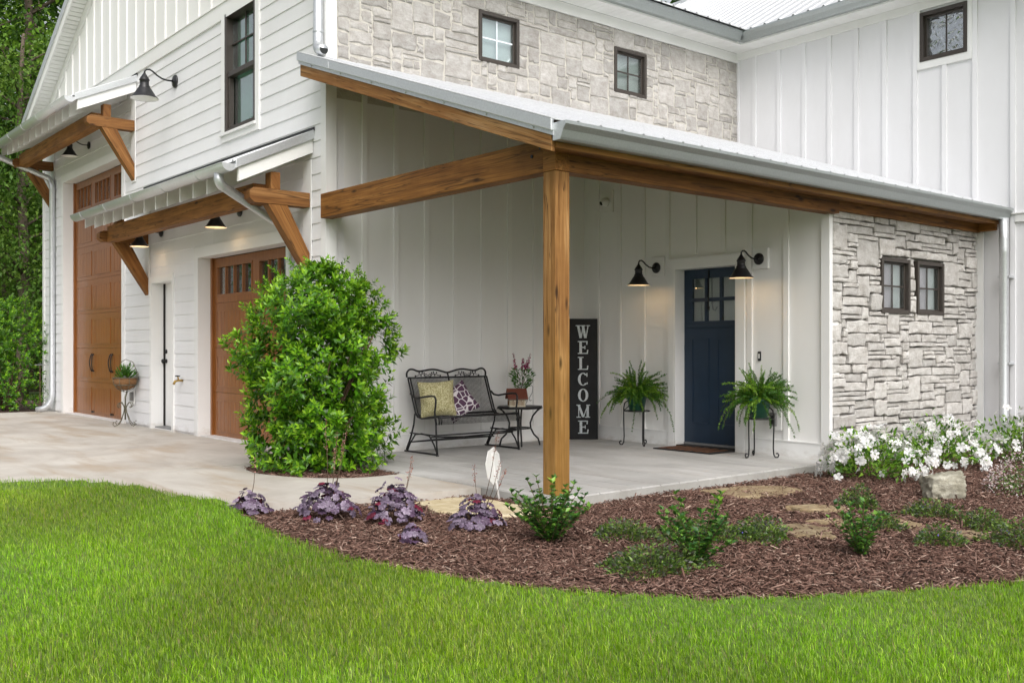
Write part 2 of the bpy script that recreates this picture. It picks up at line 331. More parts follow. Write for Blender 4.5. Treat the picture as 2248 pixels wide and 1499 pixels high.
# ------------------------------------------------------------------ the setting: ground, driveway, porch floor, lawn, mulch
def struct(o): return tag(o, kind='structure')
struct(G().add([(-400, -400, -.16), (400, -400, -.16), (400, 400, -.16), (-400, 400, -.16)], [(0, 1, 2, 3)]).build('ground', 'ground'))
DRIVE_EDGE = smooth_poly([(-2.2, -16), (-.7, -7), (-.05, -4.4), (.16, -3.3), (.45, -2.62), (1.05, -2.36), (1.75, -2.28), (2.2, -2.12), (2.48, -1.66), (2.66, -1.16), (2.76, -.14)], 2)
BED_ARC = [(.05, -.13), (.0, -.62), (.2, -1.0), (.62, -1.13), (1.0, -1.07), (1.36, -.90), (1.57, -.64), (1.62, -.40), (1.58, -.13)]
BED = smooth_poly(BED_ARC, 2)
drive = thing('driveway', None, None); struct(drive)
def slab(name, poly, z0, z1, mat, parent):
    g = G(); n = len(poly); g.add([(x, y, z0) for x, y in poly] + [(x, y, z1) for x, y in poly], [tuple(range(n, 2 * n))] + [(i, (i + 1) % n, n + (i + 1) % n, n + i) for i in range(n)])
    return g.build(name, mat, parent)
jx = .0                                   # control joint between the apron and the walk
split = [(px_, py_) for px_, py_ in DRIVE_EDGE]
# apron left of the joint x = -.006, walk right of it (the bush bed cut out of the walk)
wl = [p for p in split if p[0] > .02]
k0 = next(i for i, p in enumerate(split) if p[0] > .02)
left_edge = split[:k0]
a0, a1 = split[k0 - 1], split[k0]; tt = (.0 - a0[0]) / (a1[0] - a0[0]); yj = a0[1] + tt * (a1[1] - a0[1])
def edge_x(yy):
    for p, q in zip(left_edge + [(-.008, yj)], left_edge[1:] + [(-.008, yj)]):
        if p[1] <= yy <= q[1] and q[1] > p[1]: return p[0] + (q[0] - p[0]) * (yy - p[1]) / (q[1] - p[1])
    return -.008
for ya, yb in ((-16, -6.6), (-6.588, -3.3), (-3.288, .16)):
    for xa, xb in ((-10.1, -7.45), (-7.438, -4.6), (-4.588, -2.3)): slab('slab', [(xa, ya), (xb, ya), (xb, yb), (xa, yb)], -.15, -.012, 'conc', drive)
    mid = [p for p in left_edge + [(-.008, yj)] if ya < p[1] < yb]
    slab('slab', [(-2.288, ya), (max(-2.27, edge_x(ya)), ya)] + mid + [(edge_x(yb), yb), (-2.288, yb)], -.15, -.012, 'conc', drive)
slab('joint_fill', [(-10.0, -15.9), (-2.3, -15.9), (-.9, -6.5), (-.02, -2.9), (-.02, .1), (-10.0, .1)], -.15, -.022, 'soil', drive)
slab('slab', [(.008, yj)] + wl + [(2.76, -.135)] + [p for p in reversed(BED) if p[0] > .008] + [(.008, -.62), (.008, -.9)][:0], -.15, -.012, 'conc', drive)
pf = thing('porch_floor', None, None); struct(pf)
slab('slab_edge', [(.0, -.125), (3.65, -.125), (3.58, 3.63), (.0, 3.63)], -.15, -.014, 'edge', pf)
def floor_planks():
    wy = .235; y = -.12; k = 0
    while y < 3.60:
        y1 = min(y + wy, 3.62); x = .004; xs = [x]
        x += rng.uniform(.5, 1.9)
        while x < 3.2: xs.append(x); x += rng.uniform(1.3, 2.3)
        for i, xa in enumerate(xs):
            last = i == len(xs) - 1
            xe = lambda yy: 3.645 - .07 * (yy + .125) / 3.755
            xb0 = (xe(y) if last else xs[i + 1]) - .004; xb1 = (xe(y1) if last else xs[i + 1]) - .004; dz = rng.uniform(-.0008, .0008)
            g = G(); c = .0035
            g.add([(xa, y, -.013), (xb0, y, -.013), (xb1, y1 - .003, -.013), (xa, y1 - .003, -.013), (xa + c, y + c, dz), (xb0 - c, y + c, dz), (xb1 - c, y1 - .003 - c, dz), (xa + c, y1 - .003 - c, dz)],
                  [(4, 5, 6, 7), (0, 1, 5, 4), (1, 2, 6, 5), (2, 3, 7, 6), (3, 0, 4, 7)])
            g.build('plank', 'porch', pf)
        y = y1
floor_planks()

def lz(x, y):     # lawn height
    t = min(1, max(0, (4.6 - x) / 3.2)); return -.055 + .085 * t + .012 * mnoise.noise((x * .5, y * .5, 0))
def mz(x, y): return -.085 + .018 * mnoise.noise((x * 1.3, y * 1.3, 3)) + .012 * mnoise.noise((x * 4, y * 4, 8))
LAWN_EDGE = smooth_poly([(9.5, 7.2), (8.1, 3.6), (7.25, 1.0), (6.92, .05), (6.66, -.555), (6.44, -.98), (6.21, -1.36), (5.89, -1.62), (5.52, -1.87), (5.2, -2.04), (4.75, -2.16), (4.26, -2.28), (3.48, -2.33), (2.8, -2.22), (2.2, -2.10)], 2)
LAWN = LAWN_EDGE + [p for p in reversed(DRIVE_EDGE) if p[1] < -2.1] + [(-2.2, -18), (30, -18), (30, 7.2)]
def sheet(name, mat, x0, x1, y0, y1, step, zf, poly):
    nx = int((x1 - x0) / step) + 1; ny = int((y1 - y0) / step) + 1; xs = np.linspace(x0, x1, nx); ys = np.linspace(y0, y1, ny); g = G()
    X, Y = np.meshgrid(xs, ys); V = np.array([(x, y, zf(x, y)) for x, y in zip(X.ravel(), Y.ravel())])
    cx = (X[:-1, :-1] + X[1:, 1:]) / 2; cy = (Y[:-1, :-1] + Y[1:, 1:]) / 2; ins = in_poly(cx.ravel(), cy.ravel(), poly)
    i = np.arange((nx - 1) * (ny - 1)); b = (i // (nx - 1)) * nx + i % (nx - 1); F = np.stack([b, b + 1, b + nx + 1, b + nx], 1)[ins]
    return obj(name, fast_mesh(name, V, F, mat, None, True))
struct(sheet('lawn_soil', 'lawnbase', -2.5, 15, -17, 7.2, .12, lambda x, y: lz(x, y) - .004, LAWN))
MULCH = list(reversed(LAWN_EDGE)) + [(9.5, 6.9), (3.4, 6.9), (3.4, 3.5), (3.5, -.1), (2.74, -.12), (2.65, -1.16), (2.46, -1.66), (2.2, -2.0)]
struct(sheet('mulch_bed', 'mulchbase', 1.6, 9.6, -2.6, 6.9, .05, mz, [(x, y) for x, y in MULCH]))
struct(sheet('bush_bed', 'mulchbase', -.1, 1.75, -1.2, -.05, .04, lambda x, y: -.03 + .012 * mnoise.noise((x * 5, y * 5, 1)), BED + [(1.5, -.1), (.1, -.1)]))
struct(G().add([(-16, -3, -.03), (-10.08, -3, -.03), (-10.08, .1, -.03), (-10.5, .3, -.03), (-10.5, 6, -.03), (-16, 6, -.03)], [(0, 1, 2, 3, 4, 5)]).build('side_bed', 'mulchbase'))

# ------------------------------------------------------------------ building helpers
def spans(x0, x1, z0, z1, holes):
    cuts = [(x0, x1)]
    for hx0, hx1, hz0, hz1 in holes:
        if z1 > hz0 + .004 and z0 < hz1 - .004:
            nc = []
            for a, b in cuts:
                if hx1 <= a or hx0 >= b: nc.append((a, b)); continue
                if hx0 > a: nc.append((a, hx0))
                if hx1 < b: nc.append((hx1, b))
            cuts = nc
    return [c for c in cuts if c[1] - c[0] > .03]
def holed(g, axis, a0, a1, z0, z1, d0, d1, holes):   # solid wall of boxes with rectangular openings; axis 0 runs along x, 1 along y
    xs = sorted({a0, a1, *[h[0] for h in holes], *[h[1] for h in holes]}); xs = [x for x in xs if a0 <= x <= a1]
    for i in range(len(xs) - 1):
        A, B = xs[i], xs[i + 1]; c = (A + B) / 2; hz = sorted([(h[2], h[3]) for h in holes if h[0] <= c <= h[1]]); z = z0
        for lo, hi in hz + [(z1, z1)]:
            if lo > z + 1e-4: g.box(*((A, B, d0, d1) if axis == 0 else (d0, d1, A, B)), z, min(lo, z1))
            z = max(z, hi)
    return g
def window(parent, axis, a0, a1, z0, z1, face, out, depth=.10, grid=(2, 2), frame=.05, back=None, proud=.03, sash=True, gl='glass'):
    """axis 0: wall runs along x (out=-1 means facing -y); axis 1: wall runs along y (out=+1 means facing +x)."""
    def B(g, a, b, za, zb, da, db):     # da/db measured outward from the wall face
        p, q = face + out * da, face + out * db
        return g.box(a, b, p, q, za, zb) if axis == 0 else g.box(p, q, a, b, za, zb)
    wi = tag(B(B(B(B(G(), a0, a0 + frame, z0, z1, -depth, proud), a1 - frame, a1, z0, z1, -depth, proud), a0 + frame, a1 - frame, z1 - frame, z1, -depth, proud - .001), a0 + frame, a1 - frame, z0, z0 + frame, -depth, proud - .001).build('window', 'bronze', parent, bevel=.004))
    f2 = frame * .55; A0, A1, Z0, Z1 = a0 + frame, a1 - frame, z0 + frame, z1 - frame
    if sash:
        B(B(B(B(G(), A0, A0 + f2, Z0, Z1, -depth * .8, -.02), A1 - f2, A1, Z0, Z1, -depth * .8, -.02), A0 + f2, A1 - f2, Z1 - f2, Z1, -depth * .8, -.021), A0 + f2, A1 - f2, Z0, Z0 + f2, -depth * .8, -.021).build('sash', 'bronze', wi, bevel=.003)
        A0 += f2; A1 -= f2; Z0 += f2; Z1 -= f2
    gd = depth * .55
    nx, nz = grid; ms = .018
    for i in range(nx):
        for j in range(nz):
            pa, pb = A0 + (A1 - A0) * i / nx, A0 + (A1 - A0) * (i + 1) / nx; za, zb = Z0 + (Z1 - Z0) * j / nz, Z0 + (Z1 - Z0) * (j + 1) / nz
            B(G(), pa + .002, pb - .002, za + .002, zb - .002, -gd - .004, -gd).build('pane', gl, wi)
    g = G()
    for i in range(1, nx): a = A0 + (A1 - A0) * i / nx; B(g, a - ms / 2, a + ms / 2, Z0, Z1, -gd - .012, -gd + .003)
    for j in range(1, nz): z = Z0 + (Z1 - Z0) * j / nz; B(g, A0, A1, z - ms / 2, z + ms / 2, -gd - .0115, -gd + .0025)
    if nx > 1 or nz > 1: g.build('muntin', 'bronze' if back != 'blind' else 'blind', wi)
    bd_ = .30 if back in (None, 'dark', 'green') else .03; room = B(G(), a0 + .005, a1 - .005, z0 + .005, z1 - .005, -depth - bd_, -depth - bd_ + .01)
    room.build('room_backing', {'blind': 'blind', 'lilac': 'greyc', 'green': 'dark', 'dark': 'dark', 'grey': 'greyc'}[back or 'dark'], wi)
    if back == 'lilac': B(G(), a0 + .02, a0 + (a1 - a0) * .55, z0 + .02, z1 - .02, -depth - .012, -depth - .004).build('curtain', 'lilac', wi)
    if back == 'green': B(G(), a0 + .02, a0 + (a1 - a0) * .5, z0 + .02, z1 - .02, -depth - .02, -depth - .01).build('curtain', 'darkg', wi)  # curtain strip whose colour also carries the painted green reflection
    return wi
def pack(W, H, cell, holes, kinds, r):
    nx, ny = int(round(W / cell)), int(round(H / cell)); cx, cy = W / nx, H / ny; occ = np.zeros((nx, ny), bool); rects = []
    for h in holes:
        for i in range(nx):
            for j in range(ny):
                if h[0] < (i + .5) * cx < h[1] and h[2] < (j + .5) * cy < h[3]: occ[i, j] = True
    for j in range(ny):
        for i in range(nx):
            if occ[i, j]: continue
            kw, kh = r.choices(kinds, [k[2] for k in kinds])[0][:2] if False else (lambda k: (r.randint(*k[0]), r.randint(*k[1])))(r.choices(kinds, [k[2] for k in kinds])[0])
            w_ = 0
            while w_ < kw and i + w_ < nx and not occ[i + w_, j]: w_ += 1
            if 0 < nx - (i + w_) < 2 and not occ[i + w_:, j].any(): w_ = nx - i
            if w_ < kw:   # narrow slot: shrink the height for thin leftovers
                kh = min(kh, max(1, w_))
            h_ = 0
            while h_ < kh and j + h_ < ny and not occ[i:i + w_, j + h_].any(): h_ += 1
            occ[i:i + w_, j:j + h_] = True; rects.append((i * cx, (i + w_) * cx, j * cy, (j + h_) * cy))
    return rects
def stone_mesh(rc, gap, dep, r, rough, bev):
    x0, x1, y0, y1 = rc; x0 += gap / 2; x1 -= gap / 2; y0 += gap / 2; y1 -= gap / 2; w_, h_ = x1 - x0, y1 - y0; jt = rough * min(w_, h_, .12)
    def side(a, b, n): return [(a[0] + (b[0] - a[0]) * (i + r.uniform(-.15, .15)) / n if i else a[0], a[1] + (b[1] - a[1]) * (i + r.uniform(-.15, .15)) / n if i else a[1]) for i in range(n)]
    c = [(x0, y0), (x1, y0), (x1, y1), (x0, y1)]; nw = 3 if w_ > .16 else 2; nh = 3 if h_ > .16 else 2 if h_ > .07 else 1
    pts = side(c[0], c[1], nw) + side(c[1], c[2], nh) + side(c[2], c[3], nw) + side(c[3], c[0], nh)
    pts = [(min(max(p[0] + r.uniform(-jt, jt), x0 - gap * .2), x1 + gap * .2), min(max(p[1] + r.uniform(-jt, jt), y0 - gap * .2), y1 + gap * .2)) for p in pts]
    mx, my = (x0 + x1) / 2, (y0 + y1) / 2; n = len(pts); V = [(p[0], p[1], -.02) for p in pts]; b = min(bev, w_ * .3, h_ * .3)
    V += [(p[0], p[1], dep - b * r.uniform(.5, .9)) for p in pts]
    for p in pts:
        dx, dy = mx - p[0], my - p[1]; L = math.hypot(dx, dy); k = min(.6, b * r.uniform(.8, 1.5) / L); V.append((p[0] + dx * k, p[1] + dy * k, dep + r.uniform(-.25, .25) * bev))
    V.append((mx + r.uniform(-.1, .1) * w_, my + r.uniform(-.1, .1) * h_, dep + r.uniform(0, .5) * bev))
    F = []
    for ring in (0, n): F += [(ring + i, ring + (i + 1) % n, ring + n + (i + 1) % n, ring + n + i) for i in range(n)]
    F += [(2 * n + i, 2 * n + (i + 1) % n, 3 * n) for i in range(n)]
    return V, F
def stone_wall(parent, y0, y1, z0, z1, x, holes, cell, kinds, gap, dep, rough, bev, mat, seed):
    r = random.Random(seed); rs = pack(y1 - y0, z1 - z0, cell, [(a - y0, b - y0, c - z0, d - z0) for a, b, c, d in holes], kinds, r)
    rs.sort(key=lambda q: -(q[1] - q[0]) * (q[3] - q[2])); rest = G()
    for i, rc in enumerate(rs):
        V, F = stone_mesh(rc, gap, r.uniform(*dep), r, rough, bev); V = [(x + v[2], y0 + v[0], z0 + v[1]) for v in V]
        if i < 300: G().add(V, F).build('stone', mat, parent)
        else: rest.add(V, F)
    if rest.v: tag(rest.build('small_stones', mat, parent), kind='stuff')
def rib_roof(name, mat, parent, along, a0, a1, s0, s1, pitch=.229, rib=.02, thick=.006):
    """ribbed sheet. along: 'y' ribs spaced along y, the slope runs in x from s0=(x,z) to s1=(x,z); 'x' likewise."""
    prof = []; a = a0
    while a < a1 - 1e-6:
        for da, h in ((0, 0), (pitch * .78, 0), (pitch * .84, rib), (pitch * .94, rib)):
            if a + da < a1: prof.append((a + da, h))
        a += pitch
    prof.append((a1, 0)); n = len(prof); V = []
    for s in (s0, s1):
        for p, h in prof: V.append((s[0], p, s[1] + h) if along == 'y' else (p, s[0], s[1] + h))
    return G().add(V, [(i, i + 1, n + i + 1, n + i) for i in range(n - 1)]).build(name, mat, parent, solid=thick)
def ksec(x, z, w_, h, sgn=1):   # K-style gutter section; x = back edge, sgn = outward
    return [(x, z + h), (x, z), (x + sgn * w_ * .55, z), (x + sgn * w_ * .62, z + h * .12), (x + sgn * w_ * .78, z + h * .52), (x + sgn * w_, z + h * .82), (x + sgn * w_, z + h), (x + sgn * w_ * .9, z + h)]
def elbow(c, pts, r, n=14):     # smooth path through pts with round corners, ribbed at the bends
    P = [Vector(p) for p in pts]; out = []; rr = []
    for i, p in enumerate(P):
        if 0 < i < len(P) - 1:
            a, b = (P[i - 1] - p), (P[i + 1] - p); k = min(.085, a.length * .45, b.length * .45); a = p + a.normalized() * k; b = p + b.normalized() * k
            for q in range(13):
                t = q / 12; out.append(a * (1 - t) ** 2 + p * 2 * t * (1 - t) + b * t * t); rr.append(r * (1.04 if q % 2 else .97))
        else: out.append(p); rr.append(r)
    return G().tube(out, rr, n)

# ------------------------------------------------------------------ the garage block
gar = thing('garage_building', 'tall white gabled garage block with lap siding front and grey stone side', 'building')
GX0, GX1, GZ = -10.6, 0.0, 5.12
OPEN = {'big': (-9.30, -6.22, 0, 4.02), 'door': (-4.99, -4.20, 0, 2.05), 'small': (-3.32, -.745, 0, 2.29), 'win': (-2.48, -1.63, 3.72, 5.17)}
holes = list(OPEN.values())
g = holed(G(), 0, GX0, GX1 - .002, -.12, 5.30, 0, .2, holes)
front = g.build('front_wall', 'sid', gar)
RIDX, PIT = -5.65, .55; zs = lambda x: 8.0475 + .55 * (x - RIDX) if x < RIDX else 8.0475 - .45 * (x - RIDX)       # soffit line of the gable
G().prism([(GX0, 5.301), (GX1, 5.301), (GX1, zs(GX1) if zs(GX1) > 5.31 else 5.31), (RIDX, zs(RIDX)), (GX0, zs(GX0) if zs(GX0) > 5.31 else 5.31)], 1, .002, .18).build('gable_wall', 'panel', gar)
# lap siding, course by course
EXP = .1712; z = .018
while z < GZ:
    zt = min(z + EXP + .012, 5.14)
    for a, b in spans(GX0 + .01, GX1 - .06, z + .02, min(z + EXP, 5.13), holes):
        cuts = [a]
        while b - cuts[-1] > 3.9: cuts.append(cuts[-1] + rng.uniform(1.2, 3.6))
        cuts.append(b)
        for p, q in zip(cuts, cuts[1:]):
            dy = rng.uniform(-.0015, .0015); G().prism([(-.001, z), (-.017 + dy, z + rng.uniform(-.0015, .0015)), (-.006, zt), (-.001, zt)], 0, p + .001, q - .001).build('plank', 'sid', front)
    z += EXP
T = 'trim'
bx('corner_board', T, gar, -.085, .022, -.026, -.0005, -.1, 5.13); bx('corner_board', T, gar, .0005, .022, 0, .10, -.1, 5.24)
bx('corner_board', T, gar, GX0 - .022, GX0 + .10, -.026, -.0005, -.1, 5.13)
bx('frieze_board', 'trimh', gar, GX0 - .01, .023, -.031, 0, 5.13, 5.325); bx('drip_cap', 'trimh', gar, GX0 - .01, .026, -.045, 0, 5.325, 5.338)
x = -10.4
while x < -.1:
    zt = zs(x) - .16
    if zt > 5.4: bx('batten', 'panel', gar, x - .028, x + .028, -.018, .004, 5.339, zt)
    x += .392
for s in (-1, 1):       # rake frieze, soffit boards, fascia, metal edge
    e = GX0 - .42 if s < 0 else .42
    pr = lambda dz0, dz1: [(e, zs(e) + dz0), (RIDX, zs(RIDX) + dz0), (RIDX, zs(RIDX) + dz1), (e, zs(e) + dz1)]
    G().prism(pr(-.17, -.003), 1, -.03, .003).build('rake_frieze', 'trimh', gar)
    n = 62
    for i in range(n):
        t0, t1 = i / n, (i + 1) / n - .0025; xa, xb = e + (RIDX - e) * t0, e + (RIDX - e) * t1
        G().prism([(xa, zs(xa)), (xb, zs(xb)), (xb, zs(xb) + .012), (xa, zs(xa) + .012)], 1, -.235, -.001).build('soffit_strip', 'soffit', gar)
    G().prism(pr(.013, .03), 1, -.234, 0).build('soffit_deck', 'dark', gar)
    G().prism(pr(-.02, .15), 1, -.26, -.236).build('rake_fascia', 'trimh', gar)
    G().prism(pr(.13, .25), 1, -.285, -.2605).build('rake_flashing', 'galv', gar)
    eo = e - .06 if s < 0 else e + .10
    rib_roof('roof', 'roof', gar, 'y', -.28, 13.5, (eo, zs(eo) + .25), (RIDX, zs(RIDX) + .25))
G().prism([(GX0 - .3, 5.24), (-.0, 5.24), (RIDX, zs(RIDX) + .2)], 1, .2, 13).build('roof_mass', 'dark', gar)
# side stone wall above the porch, frieze, soffit and gutter
SW = [(1.953, 2.553), (4.16, 4.757)]
shole = [(a, b, 4.424, 5.01) for a, b in SW]
holed(G(), 1, .005, 13, 3.7, 5.38, -.2, .0, [(a + .04, b - .04, 4.46, 4.97) for a, b in SW]).build('side_wall', 'mortU', gar)
sidew = holed(G(), 1, .105, 6.70, 3.98, 5.24, .0005, .012, [(a + .03, b - .03, 4.45, 4.98) for a, b in SW]).build('stone_wall', 'mortU', gar)
stone_wall(sidew, .11, 6.69, 4.02, 5.245, .0, shole, .047, [((6, 9), (5, 7), 2.4), ((5, 8), (3, 4), 3), ((3, 5), (3, 4), 1.6), ((2, 3), (2, 3), 1.2), ((5, 10), (1, 2), 4.2)], .0115, (.018, .030), .16, .012, 'stU', 5)
for k, (a, b) in enumerate(SW): window(gar, 1, a, b, 4.424, 5.01, .012, 1, .07, (2, 2), .042, 'blind' if k == 0 else 'grey', .022)
bx('frieze_board', 'trimh', gar, .0005, .03, .101, 6.70, 5.245, 5.378)
for i in range(56):
    ya = -.2 + i * 6.9 / 56
    if ya + .12 < 6.7: bx('soffit_strip', 'soffit', gar, .031, .33, ya, ya + 6.9 / 56 - .004, 5.38, 5.392)
bx('soffit_deck', 'dark', gar, .0, .33, -.23, 6.36, 5.393, 5.41)
bx('eave_fascia', 'trimh', gar, .3305, .35, -.23, 6.36, 5.37, 5.52)
G().sweep(ksec(.352, 5.395, .115, .125), 1, -.25, 6.235).build('gutter', 'gut', gar, solid=.003)
bx('eave_fascia', 'trimh', gar, GX0 - .44, GX0 - .42, -.23, 13, 5.05, 5.26); bx('soffit_deck', 'soffit', gar, GX0 - .42, GX0 - .01, -.22, 13, 5.06, 5.08)
G().sweep(ksec(GX0 - .442, 5.11, .115, .125, -1), 1, -.24, 13).build('gutter', 'gut', gar, solid=.003)
bx('left_wall', 'sid', gar, GX0 - .001, GX0 + .2, .2, 13, -.12, 5.3)
# downspouts
elbow(0, [(-.03, -.085, 5.6), (-.03, -.085, 4.28), (.05, -.13, 4.14), (.17, -.13, 4.115)], .051).build('downspout', 'galv', gar, smooth=True)
G().lathe([(.046, 0), (.046, .002), (.0, .0021)], 14, (0, 0, 0)).build('downspout_mouth', 'dark', gar, world=True).matrix_world = Matrix.Translation((.171, -.13, 4.115)) @ Matrix.Rotation(R(90), 4, 'Y')
elbow(0, [(-10.82, .0, 5.10), (-10.78, .03, 4.95), (-10.66, .14, 4.7), (-10.66, .14, .02)], .05).build('downspout', 'galv', gar, smooth=True)
for zz in (4.35, 5.2): G().lathe([(.0545, -.012), (.056, 0), (.0545, .012)], 16, (-.03, -.085, zz)).build('downspout_band', 'galv', gar)

# upper window, trims round openings
win = window(gar, 0, -2.48, -1.63, 3.72, 5.17, -.001, -1, .12, (1, 1), .045, 'green', .03, sash=False)
bx('meeting_rail', 'bronze', win, -2.435, -1.675, -.012, .06, 4.40, 4.46, .004); bx('muntin', 'bronze', win, -2.06, -2.045, .045, .062, 4.46, 5.12); bx('muntin', 'bronze', win, -2.435, -1.675, .046, .061, 4.80, 4.815)
bx('lower_sash', 'bronze', win, -2.435, -2.40, .0, .06, 3.765, 4.40, .003); bx('lower_sash', 'bronze', win, -1.71, -1.675, .0, .06, 3.765, 4.40, .003); bx('lower_sash', 'bronze', win, -2.40, -1.71, .001, .059, 3.765, 3.80, .003)
def casing(x0, x1, zt, w_=.10, head=.12, base=-.02, d=.034, dep=.17):
    bx('casing', T, gar, x0 - w_, x0, -d, -.0005, base, zt); bx('casing', T, gar, x1, x1 + w_, -d, -.0005, base, zt); bx('casing', 'trimh', gar, x0 - w_, x1 + w_, -d - .001, -.0005, zt, zt + head)
    bx('jamb', T, gar, x0 - .001, x0 + .018, -d + .002, dep, base, zt); bx('jamb', T, gar, x1 - .018, x1 + .001, -d + .002, dep, base, zt); bx('jamb', 'trimh', gar, x0 + .018, x1 - .018, -d + .002, dep, zt - .018, zt + .001)
bx('casing', T, gar, -1.63, -1.53, -.032, -.0005, 3.62, 5.13); bx('casing', T, gar, -2.58, -2.48, -.032, -.0005, 3.62, 5.13); bx('casing', 'trimh', gar, -2.48, -1.63, -.032, -.0005, 3.62, 3.72); bx('window_sill', 'trimh', gar, -2.6, -1.6, -.06, -.033, 3.695, 3.725)
casing(-9.30, -6.22, 4.02); casing(-3.32, -.745, 2.29); casing(-4.99, -4.20, 2.05, .06, .07)

def garage_door(x0, x1, zt, cols, rows, wlab):
    d = thing('garage_door', None, None); d.parent = gar; Y = .165
    bx('jamb', 'gdoor', d, x0 + .018, x0 + .075, Y - .03, Y + .06, -.02, zt - .018); bx('jamb', 'gdoor', d, x1 - .075, x1 - .018, Y - .03, Y + .06, -.02, zt - .018)
    xs0, xs1 = x0 + .075, x1 - .075; sh = zt / rows; cw = (xs1 - xs0) / cols
    for r_ in range(rows):
        za, zb = -.015 + r_ * sh * (zt - .01) / zt, -.015 + (r_ + 1) * sh * (zt - .01) / zt - .004; top = r_ == rows - 1
        wins = [(xs0 + c * cw + .10, xs0 + (c + 1) * cw - .10, za + .10, zb - .11) for c in range(cols)]
        holed(G(), 0, xs0, xs1, za, zb, Y, Y + .05, wins if top else []).build('section', 'gdoor', d)
        for c in range(cols):
            wa, wb, wza, wzb = wins[c]
            if top:
                n = 4; pw = (wb - wa) / n
                for q in range(n):
                    bx('pane', 'glass', d, wa + q * pw + .012, wa + (q + 1) * pw - .012, Y + .028, Y + .032, wza + .01, wzb - .01)
                g = G()
                for q in range(n + 1): xx = wa + q * pw; g.box(xx - .012, xx + .012, Y - .006, Y + .03, wza, wzb)
                g.box(wa - .02, wb + .02, Y - .007, Y + .028, wza - .02, wza + .006); g.box(wa - .02, wb + .02, Y - .007, Y + .028, wzb - .006, wzb + .02); g.build('muntin', 'gdoor', d)
                bx('room_backing', 'dark', d, wa, wb, Y + .5, Y + .51, wza - .1, wzb + .1)
            else:
                # sunk look of a pressed panel: raised bead round vertical tongue-and-groove boards
                pza, pzb = za + .075, zb - .10; g = G()
                for q in (0, 1): zz = (pza, pzb)[q]; g.box(wa - .012, wb + .012, Y - .008, Y, zz - .009, zz + .009)
                for xx in (wa, wb): g.box(xx - .009, xx + .009, Y - .0075, Y, pza + .009, pzb - .009)
                g.build('panel_bead', 'gdoor', d)
                nb = 9; bw = (wb - wa - .02) / nb
                g = G()
                for q in range(nb): xx = wa + .01 + q * bw; g.prism([(xx, Y), (xx + .005, Y - .005), (xx + bw - .005, Y - .005), (xx + bw, Y)], 2, pza + .009, pzb - .009)
                g.build('panel', 'gdoor', d)
    for c in range(1, cols):
        xm = xs0 + c * cw
        for s in (-1, 1):
            hx = xm + s * .045; z0 = sh * 1.28
            if rows > 4 or True: G().tube([(hx, Y - .008, z0), (hx, Y - .03, z0 + .03), (hx + s * .012, Y - .045, z0 + .12), (hx + s * .012, Y - .045, z0 + .17), (hx, Y - .03, z0 + .26), (hx, Y - .008, z0 + .29)], [.014, .009, .008, .008, .009, .014], 7).build('handle', 'iron', d, smooth=True)
        G().box(xm - .07, xm + .07, Y - .012, Y - .001, .05, .07).box(xm - .02, xm + .02, Y - .03, Y - .012, .045, .075).build('lift_handle', 'iron', d)
    bx('bottom_seal', 'mat', d, x0 + .07, x1 - .07, Y + .002, Y + .05, -.03, -.016)
    return d
garage_door(-9.30, -6.22, 4.02, 3, 7, '')['label'] = 'tall golden oak overhead door'
garage_door(-3.32, -.745, 2.29, 2, 4, '')['label'] = 'shorter golden oak overhead door'
sd_ = thing('side_door', None, None); sd_.parent = gar; sd_['label'] = 'narrow white panelled side door'
bx('door_leaf', 'trim', sd_, -4.972, -4.218, .165, .205, .02, 2.03, .003); bx('panel', 'trim', sd_, -4.86, -4.34, .158, .165, 1.05, 1.88); bx('panel', 'trim', sd_, -4.86, -4.34, .158, .165, .2, .9)
bx('weatherstrip', 'mat', sd_, -4.973, -4.955, .14, .1645, .02, 2.03); bx('threshold', 'plastic', sd_, -4.97, -4.22, .02, .164, -.012, .018)
for zz, nm in ((.935, 'knob'), (1.07, 'deadbolt')): G().lathe([(.0, .0), (.03, .0), (.03, .012), (.014, .02), (.014, .04), (.028, .045), (.031, .06), (.02, .072), (0, .074)][:9 if nm == 'knob' else 4] + ([] if nm == 'knob' else [(0, .021)]), 14, (-4.91, .165, zz), 'y').build(nm, 'iron', sd_, smooth=True)
# room behind the garage doors and openings
bx('interior', 'dark', gar, GX0 + .2, -.2, 1.2, 1.3, -.1, 5.2)

# board-and-batten wall of the porch side, same block
bw = bx('porch_side_wall', 'panel', gar, -.2, .0, .2, 3.66, -.12, 3.7)
y = .439
while y < 3.55:
    bx('batten', 'panel', bw, .0005, .021, y - .03, y + .03, .167, 3.98 - .0); y += .3955
bx('base_board', 'trimh', gar, .0005, .026, .101, 3.612, -.01, .165); bx('water_table', 'trimh', gar, .0005, .033, .101, 3.61, .1655, .178)
bx('ledger_board', 'trimh', gar, .0005, .024, .101, 3.6, 3.84, 3.985)

